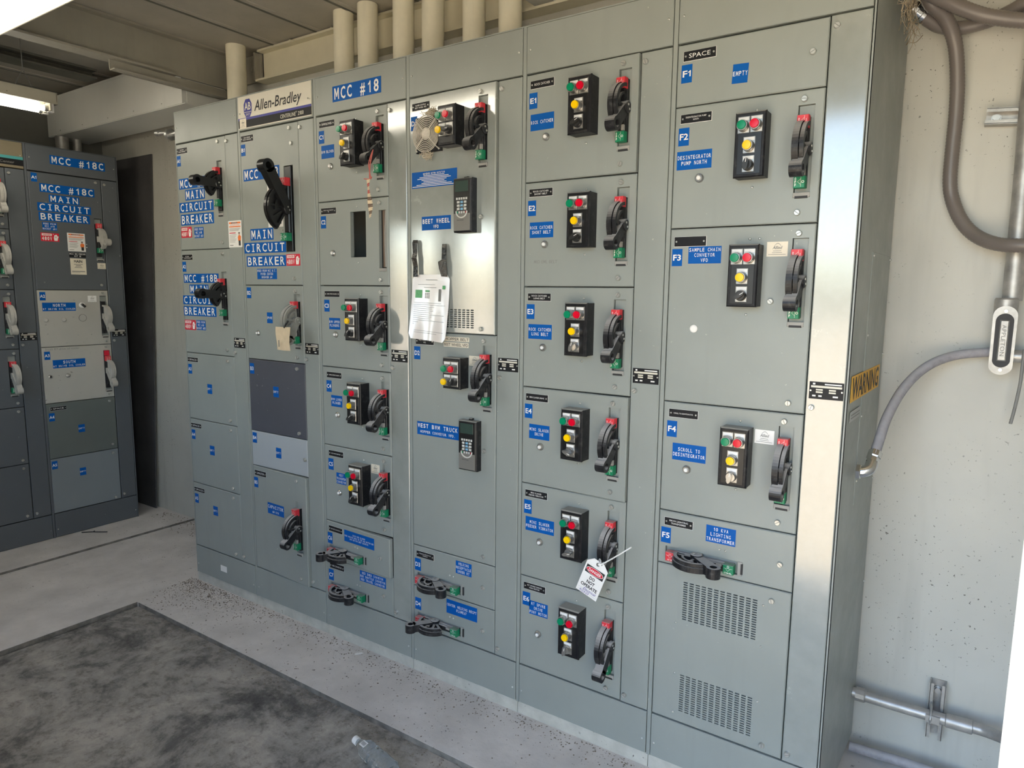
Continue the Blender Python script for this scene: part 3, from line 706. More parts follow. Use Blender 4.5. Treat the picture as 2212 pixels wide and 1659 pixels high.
# fan guard: frame with spiral wire rings
b=MB(); b.fbox(-.060,.060,-.062,.062,0,-.012,.004,'black'); b.lathe([(.056,-.0121),(0,-.0121)],(0,0,0),(0,1,0),'gap',32)
fan=u.put('fan',b.mesh('fan'),.108,2.034)
g=MB()
for r in (.021,.027,.033,.039,.045,.051,.057,.0625):
    pts=[(r*math.cos(t*PI/18),-.022,r*math.sin(t*PI/18)) for t in range(37)]; g.tube(pts,.0017,'fan_wire',6,1,cap=False)
for a in range(4):
    t=PI/4+a*PI/2; g.tube([(.016*math.cos(t),-.0225,.016*math.sin(t)),(.064*math.cos(t),-.0215,.064*math.sin(t)),(.078*math.cos(t),-.012,.078*math.sin(t))],.0022,'fan_wire',6,4)
g.lathe([(.019,-.018),(.019,-.023),(.012,-.025),(0,-.0255)],(0,0,0),(0,1,0),'fan_wire',24); link('fan_guard',g.mesh('fan_guard'),fan)
for sx in (-1,1):
    for sz in (-1,1): link('rivet',shared('rivet',m_rivet),fan,(sx*.053,-.012,sz*.055))
b=MB()
for cx_,cz_,n in ((.018,.072,90),(-.005,-.073,60)):
    for i in range(n):
        p=Vector((cx_+random.gauss(0,.013),-.006-random.random()*.010,cz_+random.gauss(0,.007))); d=Vector((random.gauss(0,1),random.gauss(0,.6),random.gauss(0,1))).normalized()*.008
        b.tube([p-d,p+Vector((random.gauss(0,.003),random.gauss(0,.003),0)),p+d],.0012,'fuzz',4,2)
o=link('dust_fluff',b.mesh('dust_fluff'),fan); o['kind']='stuff'
def keypad(u,x,z1):
    w,h=.082,.183; b=MB(); b.fbox(-w/2,w/2,-h/2,h/2,0,-.030,.005,'black_box'); b.fbox(-w/2+.003,w/2-.003,-h/2+.003,h/2-.003,-.0295,-.0320,.002,'black_clean')
    kp=u.put('keypad',b.mesh('keypad'),x+w/2,z1-h/2)
    b=MB(); b.fbox(-.030,.028,.045,.082,-.0318,-.0328,.0005,'lcd'); link('screen',b.mesh('screen'),kp)
    b=MB(); b.fbox(-.036,.036,-.086,-.028,-.0316,-.0330,.0006,'hmi_grey')
    b.lathe([(.024,-.0331),(.019,-.0336)],(0,0,-.024),(0,1,0),'hmi_grey',30); link('lower_cover',b.mesh('lower_cover'),kp)
    b=MB(); n=14
    P=[(.024*math.cos(PI+PI*i/n),-.0335,-.020+.022*math.sin(PI+PI*i/n)) for i in range(n+1)]; b.tube(P,.0026,'key',6,1); text(b,'Allen-Bradley',-.006,-.050,.0045,.030,'ink',-.0334); link('trim_arc',b.mesh('trim_arc'),kp)
    kb=MB()
    for j in range(5):
        nx=5 if j in (0,4) else 3
        for i in range(nx):
            dx=(i-(nx-1)/2)*(.0105 if nx==5 else .0155); kw=.0036 if nx==5 else .0056; c='key'
            if j in (1,2,3) and (i==1 or j==2): c='key_blue' if i==1 else 'key'
            if j==4 and i==0: c='btn_green'
            if j==4 and i==4: c='btn_red'
            kb.fbox(dx-kw,dx+kw,.022-.0115*j-.0038,.022-.0115*j+.0038,-.0318,-.0338,.0008,c)
    link('keys',kb.mesh('keys'),kp)
    b=MB(); b.fbox(-.008,.008,h/2,h/2+.007,0,-.012,.002,'black_box'); link('clip',b.mesh('clip'),kp); return kp
keypad(u,.242,1.866)
zt=zk(2.5)
u=unit(3,2.5,5,'tall drive unit D2 labelled WEST BWM TRUCK HOPPER CONVEYOR',holes=[vslot(zt,.366)])
u.nameplate(['WEST BWM TRUCK','VFD'],.031,1.306,.088,.025); u.unit_tag('D2',.021,zt-.057)
u.lines('hopper_label',['HOPPER BELT'],.170,.285,1.316,1.300,bg='ivory',ink='ink',mono=False); u.lines('wheel_label',['BEET WHEEL VFD'],.167,.282,1.296,1.279,bg='ivory',ink='ink',mono=False)
u.station(2,.204,zt-.085,sel=.4); u.handle(.366,zt-.149,m='black'); u.sticker('small_sticker',.285,.333,1.252,1.217,'ivory',draw_allied)
def dwest(b,a,c,d,e): text(b,'WEST BWM TRUCK',-.001,d+.70*(e-d),.0150,.198,'white',mono=True,bold=.02); text(b,'HOPPER CONVEYOR VFD.',0,d+.25*(e-d),.0095,.174,'white',mono=True,bold=.015)
u.sticker('name_label',.034,.238,.986,.935,'blue',dwest); keypad(u,.258,1.020); u.screw(.352,zt-.022); u.screw(.356,.912); u.screw(.352,u.zb+.026)
half(3,5,'D3',['WELDING RECEPTACLE','UNDER RT'],[(['WELDING','RECEPTACLE','UNDER RT'],.223,.298,.471,.421)],'unit D3 with horizontal handle, WELDING RECEPTACLE UNDER RT',.358,lev=(.088,-55))
half(3,5.5,'D4',None,[(['CENTER WELDING RECPT','FLUME#7'],.177,.325,.306,.250)],'unit D4 with horizontal handle, CENTER WELDING RECPT label',.191,lev=(.096,38))
# --- section E
std(4,0,'E1',['ROCK CATCHER'],[(['ROCK CATCHER'],.026,.115,2.047,1.996)],'control unit E1 ROCK CATCHER, topmost of its section',sel=1.1,hinge=.028)
u=std(4,1,'E2',['ROCK CATCHER','SHORT BELT'],[(['ROCK CATCHER','SHORT BELT'],.028,.118,1.707,1.657)],'control unit E2 ROCK CATCHER SHORT BELT',sel=1.1)
b=MB(); text(b,'MID EML BELT',0,0,.010,.090,'ink_grey',-.0003,shear=.1); u.put('pen_note',b.mesh('pen_note'),.090,1.579)
std(4,2,'E3',['ROCK CATCHER','LONG BELT'],[(['ROCK CATCHER','LONG BELT'],.028,.119,1.374,1.325)],'control unit E3 ROCK CATCHER LONG BELT',sel=.3,selm='bezel')
std(4,3,'E4',['MINI SLAKER DRIVE'],[(['MINI SLAKER','DRIVE'],.037,.119,1.035,.985)],'control unit E4 MINI SLAKER DRIVE, door slightly ajar',-.002,sel=1.9,selm='bezel',hinge=.028)
std(4,4,'E5',['MINI SLAKER','FEEDER VIBRATOR'],[(['MINI SLAKER','FEEDER VIBRATOR'],.027,.142,.707,.657)],'control unit E5 MINI SLAKER FEEDER VIBRATOR with the danger tag',sel=1.3,selm='bezel')
std(4,5,'E6',['RT SPARE DRIVE','PONY MOTOR'],[(['RT SPARE','DRIVE','PONY MOTOR'],.047,.123,.403,.353)],'control unit E6 RT SPARE DRIVE PONY MOTOR, lowest of its section',-.001,sel=.2,selm='bezel',lev=(.098,-52))
# --- section F
zt=zk(0); u=unit(5,0,.5,'short blank cover F1 SPACE labelled EMPTY, top of nearest section')
u.nameplate(['SPACE'],.026,zt-.021,.091,.026); u.unit_tag('F1',.021,zt-.056); u.lines('name_label',['EMPTY'],.165,.207,2.094,2.044,rot=.04); u.screw(.368,2.092)
std(5,.5,'F2',['DESINTEGRATOR PUMP','NORTH'],[(['DESINTEGRATOR','PUMP NORTH'],.018,.119,1.881,1.830)],'control unit F2 DESINTEGRATOR PUMP NORTH',sel=.1)
zt=zk(1.5); u=unit(5,1.5,3,'tall control unit F3 SAMPLE CHAIN CONVEYOR VFD with blank black nameplate',holes=[vslot(zt,.367)])
u.nameplate(None,.021,zt-.024,.093,.027); u.unit_tag('F3',.015,zt-.058); u.lines('name_label',['SAMPLE CHAIN','CONVEYOR','VFD'],.064,.159,1.614,1.566)
u.station(3,.196,zt-.054,sel=1.0); u.handle(.367,zt-.149,m='black'); u.sticker('small_sticker',.282,.336,1.621,1.582,'ivory',draw_allied)
b=MB(); b.lathe([(.0115,.001),(.0112,-.004),(.008,-.006),(0,-.0063)],(0,0,0),(0,1,0),'white',22); u.put('hole_plug',b.mesh('hole_plug'),.090,1.380)
u.screw(.300,1.462); u.rivet(.236,zt-.036); u.rivet(.262,zt-.036); u.rivet(.236,zt-.242); u.screw(.362,zt-.026); u.screw(.362,u.zb+.026)
u=std(5,3,'F4',['SCROLL TO DESINTEGRATOR'],[(['SCROLL TO','DESINTEGRATOR'],.041,.143,1.037,.986)],'control unit F4 SCROLL TO DESINTEGRATOR',.001,sel=.15,selm='bezel'); u.sticker('small_sticker',.279,.331,1.107,1.068,'white',draw_allied)
u=half(5,4,'F5',['10KVA LIGHTING','TRANSFORMER'],[(['10 KVA','LIGHTING','TRANSFORMER'],.155,.242,.805,.754)],'unit F5 with horizontal handle, 10 KVA LIGHTING TRANSFORMER label',.692,lev=(.092,-50),sx=.368,hx=.143)
zt=zk(4.5); va=vent_holes(.091,.316,.488,.613,12,17,.70,.52); vb=vent_holes(.093,.318,.187,.312,12,17,.70,.52)
u=unit(5,4.5,6,'transformer cover with two slotted vents at the foot of nearest section',holes=va+vb)
b=MB(); b.box(.07-u.ox,.34-u.ox,.020,.022,.16-u.zb,.64-u.zb,'gap'); obj('vent_backing',b,u.r)
u.screw(.352,.620); u.screw(.350,.176); u.rivet(.330,.600); u.rivet(.330,.475); u.rivet(.075,.475); u.rivet(.330,.305); u.rivet(.078,.310); u.rivet(.078,.180)

# ------------------------------------------------------------------ second row of cabinets along the left wall
X18=-1.24; GS2='cabinet sections along the left wall'; GU2='units of the left wall cabinets'
O2=(X18,-.168,-.035); O1=(X18,-.676,-.035); RZ=PI/2
r2,s2,w2,t2=section('x',O2,RZ,'shade-tinted grey cabinet section with blue MCC #18C label, by the dark corner',GS2,'paint_shade_grey','paint_shade_grey',base=False)
o=s2.lines('cabinet_label',['MCC #18C'],.128,.434,2.276,2.225,bold=.02,wfrac=.97,capfrac=.80); o.location.y=-.0018
r1,s1,w1,t1=section('x',O1,RZ,'shade-tinted grey cabinet section cut off at the left edge of the view',GS2,'paint_shade_grey','paint_shade_grey',base=False,plate_mat='bronze')
b=MB(); bar(b,.0088,W-.0088,2.190,2.224,'plate_black',-.0019); bar(b,.0088,W-.0088,2.224,2.240,'teal',-.0019); text(b,'Motor Control Center',.340,2.206,.013,.230,'ink_grey',-.0023); obj('sign_band',b,r1)
def u2(sec,k0,k1,label,paint,holes=()): return unit(0,k0,k1,label,paint,0,list(holes),O2 if sec==2 else O1,RZ,GU2)
u=u2(2,0,2,'main breaker unit A1 with white stickers, MCC #18C','paint_shade_grey',[(.352,.393,1.688,1.935)])
u.unit_tag('A1',.024,2.163)
for t_,x0,x1,z1,z0 in [('MCC #18C',.064,.363,2.110,2.061),('MAIN',.109,.274,2.050,2.005),('CIRCUIT',.046,.337,2.000,1.953),('BREAKER',.049,.326,1.946,1.898)]: u.lines('breaker_label',[t_],x0,x1,z1,z0,bold=.012,wfrac=.97,capfrac=.80)
u.lines('feed_label',['FEED FROM','MCC #18','BUCKET #B1'],.063,.141,1.890,1.844); u.sticker('voltage_label',.051,.148,1.829,1.781,'danger_red',draw_480,label='red sticker reading DANGER 480V')
u.sticker('warning_label',.192,.291,1.838,1.730,'white',draw_warning,label='white sticker with orange stripes')
u.lines('circuit_label',['MCC 18C FEEDER','KIT 18'],.196,.289,1.722,1.694,bg='plate_black',mono=False)
def dmain(b,a,c,d,e):
    text(b,'MAIN',0,e-.017,.015,.048,'ink',bold=.03)
    for i,wd in enumerate((.05,.028,.034,.044)): bar(b,-wd/2,wd/2,e-.036-.0065*i,e-.033-.0065*i,'ink_grey')
    bar(b,-.038,.036,d+.016,d+.021,'ink_grey'); bar(b,-.038,.008,d+.009,d+.011,'ink_grey')
u.sticker('main_label',.199,.287,1.688,1.592,'ivory',dmain); u.sticker('small_sticker',.353,.402,1.666,1.630,'ivory',draw_allied)
u.handle(.372,1.812,hh=.120,lever=.092,ang=-12,m='pale_plastic',markers=(.078,-.070)); u.screw(.372,2.150); u.screw(.368,1.530); u.rivet(.298,1.775); u.rivet(.298,1.757)
u=u2(2,2,3,'off-white unit A2 NORTH RT DRIVE OIL COOLER','paint_white',[(.352,.392,1.215,1.465)])
u.unit_tag('A2',.020,1.486)
def doil(word):
    def d(b,a,c,d_,e): text(b,word,0,d_+.68*(e-d_),.0165,.072,'white',mono=True,bold=.02); text(b,'RT DRIVE OIL COOLER',0,d_+.24*(e-d_),.0100,.178,'white',mono=True,bold=.015)
    return d
u.sticker('name_label',.030,.211,1.424,1.374,'blue',doil('NORTH')); u.sticker('small_sticker',.283,.333,1.465,1.427,'white',draw_allied)
b=MB(); b.lathe([(.0165,.001),(.016,-.010),(.013,-.014),(0,-.014)],(0,0,0),(0,1,0),'white',22); b.fbox(-.006,.006,-.014,.014,-.012,-.030,.002,'knob_black'); u.put('selector_switch',b.mesh('selector_switch'),.246,1.407,0,(0,-.8,0))
b=MB(); b.lathe([(.0225,-.0002),(.0225,-.0022),(.0205,-.0022),(.0205,-.0004)],(0,0,0),(0,1,0),'ink_grey',30); u.put('hole_ring',b.mesh('hole_ring'),.246,1.330)
for x in (.043,.141):
    b=MB(); b.lathe([(.013,.001),(.0125,-.004),(.009,-.006),(0,-.006)],(0,0,0),(0,1,0),'pale_plastic',20); u.put('hole_plug',b.mesh('hole_plug'),x,1.322)
u.handle(.372,1.340,hh=.122,lever=.096,ang=-52,m='pale_plastic',markers=(None,None)); u.screw(.372,1.482); u.screw(.372,1.185); u.rivet(.215,1.228); u.rivet(.290,1.228)
u=u2(2,3,4,'off-white unit A3 SOUTH RT DRIVE OIL COOLER','paint_white',[(.353,.392,.872,1.124)])
u.unit_tag('A3',.020,1.136); u.sticker('name_label',.062,.243,1.083,1.033,'blue',doil('SOUTH'))
b=MB(); text(b,'South RT drive oil cooler',0,0,.012,.190,'ink_grey',-.0003,shear=.2); u.put('pen_note',b.mesh('pen_note'),.120,1.148)
u.handle(.372,.998,hh=.124,lever=.096,ang=-55,m='pale_plastic',markers=(.075,None))
b=MB(); b.fbox(-.0165,.0115,-.016,.016,0,-.010,.001,'danger_red'); u.put('red_flag',b.mesh('red_flag'),.372,1.106)
for x,c in ((.044,'ink'),(.140,'pale_plastic')):
    b=MB(); b.lathe([(.012,.001),(.0115,-.004),(.006,-.006)],(0,0,0),(0,1,0),'bezel',20); b.lathe([(.006,-.005),(0,-.005)],(0,0,0),(0,1,0),c,14); u.put('hole_plug',b.mesh('hole_plug'),x,.985)
u.screw(.370,1.145); u.screw(.372,.845)
zt=zk(4); u=u2(2,4,5,'dark green-grey cover labelled A4 in left cabinet','paint_green_grey'); u.nameplate(['SPACE'],.029,zt-.022,.088,.022); u.unit_tag('A4',.019,zt-.058); u.lines('name_label',['EMPTY'],.176,.213,zt-.150,zt-.198); u.screw(.368,zt-.024); u.screw(.370,u.zb+.030)
zt=zk(5); u=u2(2,5,6,'pale blue-grey cover labelled A5 in left cabinet','paint_ice'); u.unit_tag('A5',.014,zt-.014); u.lines('name_label',['EMPTY'],.166,.202,zt-.085,zt-.133); u.screw(.366,zt-.024); u.screw(.366,u.zb+.016)
ords=['topmost','second','third','fourth','fifth','lowest']
for k in range(6):
    zt=zk(k); u=u2(1,k,k+1,f'{ords[k]} unit of the cut-off cabinet section at the left edge','paint_shade_grey',[vslot(zt,.362)] if k<4 else [])
    if k<4: u.handle(.362,zt-.149,lever=.096,ang=-58,m='pale_plastic',markers=(.066,-.085))
    u.screw(.372,zt-.024); u.screw(.372,u.zb+.024)

# ------------------------------------------------------------------ things hung on the row
def P3(x,y,z): return (x,y,z)
# danger tag with zip tie
base=Vector((2.393,-.098,.640)); r=thing('danger_tag','white DANGER DO NOT OPERATE tag zip-tied to the E5 handle','tag',tuple(base))
ax=Vector((.062,-.002,-.022)); ax=Vector((2.431-2.362,0,.626-.652)).normalized(); az=Vector((-ax.z,0,ax.x))
ang=-math.atan2(ax.z,ax.x)
b=MB(); w,h=.077,.128
pl=[(-w/2,-h+.012),(w/2,-h+.012),(w/2,-.006),(w/2-.020,.012),(-w/2+.020,.012),(-w/2,-.006)]
b.prism(pl,-.0005,.0005,'white'); y=-.0010
bar(b,-.033,.033,-.043,-.016,'ink',y)
for rx,rz,m_,yy in ((.031,.0118,'white',y-.0003),(.0295,.0104,'danger_red',y-.0006)): b.add([(rx*math.cos(t*PI/16),yy,-.0295+rz*math.sin(t*PI/16)) for t in range(32)],[tuple(range(32))],m_)
text(b,'DANGER',0,-.0295,.0095,.046,'white',y-.0009,bold=.02)
for i,(t_,wd) in enumerate((('DO',.020),('NOT',.029),('OPERATE',.060))): text(b,t_,0,-.055-.0155*i,.0105,wd,'ink',y,bold=.03)
for i in range(2): bar(b,-.034,.034,-.1015-.008*i,-.1011-.008*i,'ink_grey',y)
text(b,'Electrical',.006,-.0985,.0095,.046,'ink_blue',y-.0002,shear=.35); text(b,'9/23/25',-.010,-.109,.0085,.036,'ink_blue',y-.0002,shear=.35)
b.lathe([(.0032,-.0012),(.0062,-.0012)],(0,0,0),(0,1,0),'zinc',18); b.lathe([(.0032,-.0011),(0,-.0011)],(0,0,0),(0,1,0),'ink',14)
obj('tag_card',b,r,(0,0,0),(0,ang,0))
b=MB(); b.tube([(.002,-.004,.002),(.012,-.006,.006),(.05,-.010,.034),(.116,-.016,.088)],.0022,'white',8,6); b.tube([(.012,-.006,.006),(.006,.004,.014),(-.004,.016,.012),(-.004,.010,.002),(.002,-.004,.002)],.0020,'white',8,5); b.box(.006,.016,-.010,-.003,.002,.010,'white'); obj('zip_tie',b,r)
# tan card tag on B2
r=thing('tan_tag','creased tan card tag hung on the grey B2 handle','tag',(.892,-.088,1.330))
b=MB(); n=7; vs=[];fs=[]
for j in range(n):
    for i in range(n):
        a=i/(n-1)-.5; c=j/(n-1); vs.append((a*.089+.003*math.sin(c*3),-.004+.005*math.sin(a*5+c*4)-.003*c,-.006-.098*c))
for j in range(n-1):
    for i in range(n-1): fs.append((j*n+i,(j+1)*n+i,(j+1)*n+i+1,j*n+i+1))
b.add(vs,fs,'tan_card',True); b.add([(v[0],v[1]+.0008,v[2]) for v in vs],[f[::-1] for f in fs],'tan_card',True)
bar(b,-.022,-.016,-.090,-.062,'ink_grey',-.0125); obj('card',b,r)
b=MB(); b.tube([(.008,-.004,-.010),(.014,-.002,.006),(.020,.008,.018),(.010,.010,.010),(.006,-.004,-.010)],.0024,'ink',7,6); obj('tie',b,r)
# striped ribbon on C1
r=thing('striped_ribbon','red and tan striped ribbon hanging from the C1 handle','ribbon',(1.420,-.092,1.960))
b=MB(); b.tube([(-.004,.0,-.075),(.004,-.004,-.03),(.010,.004,.020),(.002,.012,.026),(-.008,.002,-.02),(.004,.0,-.075)],.0020,'ribbon_red',7,8); b.tube([(-.004,0,-.075),(-.030,-.002,-.072)],.0018,'ribbon_red',6,2); b.tube([(.002,0,-.075),(.010,-.002,-.068)],.0022,'ribbon_red',6,2); obj('loop',b,r)
b=MB(); N_=22
for i in range(N_):
    z0=-.076-.136*i/N_; z1=-.076-.136*(i+1)/N_; f=lambda z:(-.006-.004*math.sin(z*40), -.001+.004*math.sin(z*30))
    (xa,ya),(xb,yb)=f(z0),f(z1); wd=.0085; m_='ribbon' if (i%4) in (0,1) else ('ribbon_red' if i<8 else 'ribbon_dark')
    tw=.004*math.sin(i*.35)
    q=[(xa-wd,ya+tw,z0),(xb-wd,yb+tw,z1-.002),(xb+wd,yb-tw,z1+.002),(xa+wd,ya-tw,z0)]
    b.add(q,[(0,1,2,3)],m_); b.add([(p[0],p[1]+.0006,p[2]) for p in q],[(3,2,1,0)],m_)
obj('strip',b,r)
# laminated instruction sheet on D1
r=thing('instruction_sheet','curled laminated instruction sheet taped to the D1 door','sheet',(1.640,-.016,1.300))
n=14; vs=[];fs=[];w,h=.178,.240
def sheet(a,c):   # a: -.5..5, c: 0 bottom..1 top
    return (a*w+.004*math.sin(c*2.2)-.004, -.012*math.sin(c*PI)*0-.006+(.012*c) -.010*(1-c)**2 + .004*math.cos(a*6)*(1-c), c*h-.012*a*(1-c)+.006*a*0)
def rounded(a,c):
    R=.045
    return a,c
for j in range(n+1):
    for i in range(n+1): vs.append(sheet(i/n-.5,j/n))
def inside(i,j): return True
cut={(0,0),(n-1,0),(0,n-1),(n-1,n-1)}
b=MB()
for j in range(n):
    for i in range(n):
        q=[j*(n+1)+i,j*(n+1)+i+1,(j+1)*(n+1)+i+1,(j+1)*(n+1)+i]
        if (i,j) in cut:
            k={(0,0):0,(n-1,0):1,(n-1,n-1):2,(0,n-1):3}[(i,j)]; q=[q[x] for x in range(4) if x!=k]
        fs.append(tuple(q))
b.add(vs,fs,'paper',True); b.add([(v[0],v[1]+.0009,v[2]) for v in vs],[f[::-1] for f in fs],'paper',True)
def ontop(a0,a1,c0,c1,m_,k=4):
    for i in range(k):
        a=a0+(a1-a0)*i/k; bb=a0+(a1-a0)*(i+1)/k; q=[sheet(a,c0),sheet(bb,c0),sheet(bb,c1),sheet(a,c1)]
        b.add([(p[0],p[1]-.0012,p[2]) for p in q],[(0,1,2,3)],m_)
ontop(-.13,.18,.915,.922,'ink_grey'); ontop(-.34,.12,.845,.850,'ink_grey'); ontop(-.18,.16,.800,.806,'ink_grey')
ontop(-.40,-.22,.640,.765,'film_green',3); ontop(-.40,-.22,.640,.665,'ink',3); ontop(-.14,-.02,.735,.762,'film_green',2)
for i in range(3):
    for j in range(4): ontop(-.145+.045*i,-.115+.045*i,.640+.022*j,.655+.022*j,'ink_grey',1)
ontop(.22,.29,.60,.78,'ink_grey',2); ontop(.32,.40,.78,.835,'film_green',2)
for i in range(12):
    c=.565-.030*i; ontop(-.42,(.30,.42,.12,.06,.10,.02,.40,.06,.02,.42,-.28,-.38)[i],c,c+.005,'ink_grey')
for i in range(2): ontop(-.36,(.42,.24)[i],.135-.03*i,.140-.03*i,'ink_grey')
obj('sheet',b,r)
def tape(pts,wd,pl):
    b=MB(); vs=[];fs=[]
    for i,(x,y_,z,k) in enumerate(pts): vs += [(x-wd*k/2,y_,z),(x+wd*k/2,y_-.001,z)]
    for i in range(len(pts)-1): fs.append((2*i+2,2*i+3,2*i+1,2*i))
    b.add(vs,fs,'tape',False); b.add([(v[0],v[1]+.0015,v[2]) for v in vs],[f[::-1] for f in fs],'tape'); return obj('tape_strip',b,r)
tape([(-.075,.006,.366,1),(-.075,.001,.355,1),(-.073,.001,.320,.95),(-.074,-.004,.300,1.05),(-.070,.000,.270,1),(-.070,-.002,.232,1)],.023,0)
tape([(.064,.004,.348,.8),(.066,.0,.335,.8),(.068,-.003,.292,.9),(.062,-.006,.285,1.55),(.064,-.005,.262,1.5),(.070,-.004,.232,1.1)],.024,0)

# ------------------------------------------------------------------ conduits up to the ceiling
for x,rr,nm in [(-.04,.050,'off-white conduit riser alone above the far section'),(.778,.046,'first of the tight pair of conduit risers, left of MCC #18'),(.934,.046,'second of the tight pair of conduit risers, above the MCC #18 label'),
             (1.150,.046,'third conduit riser left of the seam between MCC #18 and keypad sections'),(1.317,.047,'conduit riser just right of the seam, streaked with white paint'),(1.532,.046,'conduit riser above middle of the keypad section'),(1.709,.046,'last conduit riser, nearest the open end')]:
    t=thing('conduit_riser',nm,'pipe',(x,.385,H),0,'conduit risers above the long row')
    b=MB(); b.lathe([(rr,.060),(rr,.420)],(0,0,0),(0,0,1),'conduit_paint',24); obj('pipe',b,t)
    b=MB(); b.lathe([(rr*1.15,0),(rr*1.15,.055),(rr*1.02,.064),(rr*.98,.064)],(0,0,0),(0,0,1),'conduit_bare',24)
    for k in range(8): a=k*PI/4; b.box(rr*1.12*math.cos(a)-.006,rr*1.12*math.cos(a)+.006,rr*1.12*math.sin(a)-.006,rr*1.12*math.sin(a)+.006,0,.030,'conduit_bare')
    obj('coupling',b,t)
tag(obj('conduit_stub',(lambda b:(b.lathe([(.03,0),(.03,.12),(0,.12)],(0,0,0),(0,0,1),'conduit_bare',16),b)[1])(MB()),None,(.66,.46,H)),'short grey conduit stub in the gap under the beam','pipe')

# ------------------------------------------------------------------ room shell
ZC=2.745; XL=-1.80; XR=3.95; YB=.53; YF=-2.0; FZ=-.064
b=MB(); b.box(.02,XR,-2.1,-.325,-.25,FZ,'concrete_floor'); b.box(.02,XR,-.325,-.3245,-.25,FZ,'concrete_edge'); f=struct('floor',b)
b=MB(); b.box(.022,XR,-.322,YB,-.25,-.045,'concrete_pad'); b.box(.022,XR,-.3235,-.322,-.25,-.046,'concrete_edge'); struct('floor_pad',b)
b=MB(); b.box(-.895,.008,-2.0,-.3235,-.25,-.045,'concrete_pad'); b.box(-.895,.0219,-.3235,YB,-.25,-.045,'concrete_pad'); b.box(.008,.0095,-2.0,-.3235,-.25,-.046,'concrete_edge'); struct('floor_slab',b)
b=MB(); b.box(XL,-.905,-2.0,YB,-.25,-.035,'concrete_pad'); b.box(-.905,-.9035,-2.0,YB,-.25,-.036,'concrete_edge'); struct('floor_plinth',b)
b=MB(); b.box(XL,XR,-2.1,YB,-.30,-.12,'concrete_edge'); struct('floor_base',b)
b=MB(); b.box(XL-.1,XR+.1,YB,YB+.1,-.25,ZC+.1,'wall'); struct('wall_back',b)
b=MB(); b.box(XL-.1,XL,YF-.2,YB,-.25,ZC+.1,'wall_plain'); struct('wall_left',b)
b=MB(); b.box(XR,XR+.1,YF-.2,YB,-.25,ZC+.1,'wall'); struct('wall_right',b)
b=MB(); b.box(XL,-.46,YF,YF+.1,-.25,ZC,'wall_plain'); b.box(-.46,.42,YF,YF+.1,-.25,.98,'wall_plain'); b.box(-.46,.42,YF,YF+.1,1.96,ZC,'wall_plain'); b.box(-.18,.0,YF,YF+.1,.98,1.96,'wall_plain'); b.box(.42,2.3,YF,YF+.1,-.25,ZC,'wall_plain')  # unseen wall; window openings and pier shaped for reflections on the cabinets
b.box(2.3,XR,YF,YF+.1,2.38,ZC,'wall_plain'); struct('wall_front',b)  # header height and doorway edge set to steer light onto the row
b=MB(); b.box(3.3446,3.405,-1.72,-1.50,-.15,2.74,'jamb'); o=struct('trim_1',b)
b=MB(); b.box(XL-.1,XR+.1,YF,YB+.1,ZC,ZC+.06,'ceiling')
struct('ceiling',b)
for i,x in enumerate([-1.52,-1.18,-.516,-.851,.154,.489,.824,1.159,1.494,2.164,2.5,2.835,3.17,3.505]):
    b=MB(); b.box(x-.005,x+.005,YF+.1,.49,ZC-.008,ZC,'ceiling_dark'); b.box(x+.005,x+.030,YF+.1,.49,ZC-.004,ZC,'ceiling'); struct(f'trim_{i+2}',b)
def ibeam(x,z0,y0,y1,m='beam',fw=.045,yc=None):
    b=MB()
    b.box(x-fw,x+fw,y0,yc or y1,z0,z0+.010,m); b.box(x-.005,x+.005,y0,y1,z0+.010,ZC-.012,m); b.box(x-fw,x+fw,y0,y1,ZC-.012,ZC-.001,m); return b
def beam(b,label,name='ceiling_beam'): return tag(obj(name,b),label,'beam','roof beams')
beam(ibeam(-.205,2.552,YF+.1,.50,'beam',.045,.13),'brown-grey roof beam passing right of the duct end to the far section')
beam(ibeam(-1.14,2.690,YF+.1,.18,'ceiling_dark',.06),'shallow dark roof beam beyond the far fluorescent lamp')
beam(ibeam(1.80,2.60,YF+.1,.50,'duct'),'grey roof beam right of the conduit risers')
b=MB(); b.box(-.200,-.194,-.19,.46,2.500,2.552,'beam'); b.box(-.200,-.150,-.19,.46,2.500,2.506,'beam'); tag(obj('angle_iron',b),'angle iron welded under the roof beam by the duct end','bracket')
b=MB(); b.box(.02,XR-.02,.455,.528,2.575,2.585,'beam_light'); b.box(.02,XR-.02,.512,.520,2.585,2.728,'beam_light'); b.box(.02,XR-.02,.470,.528,2.728,2.738,'beam_light'); beam(b,'cream channel beam along the back wall behind the conduit risers')
b=MB(); b.box(-.15,.01,.500,.512,2.59,2.730,'beam'); b.lathe([(.016,0),(.016,.012),(0,.012)],(-.06,.500,2.66),(0,-1,0),'beam',8); b.box(-.01,.0,.47,.5,2.59,2.73,'beam'); tag(obj('splice_bracket',b),'bolted splice plate at the left end of the cream beam','bracket')
for i,x in enumerate((.29,.60)):
    b=MB(); b.tube([(x,.475,2.740),(x+.015,.460,2.730),(x+.04,.455,2.722)],.006,'beam_light',6,4); tag(obj('beam_clip',b),('left','right')[i]+' small clip hooked on the cream beam','clip','beam clips')
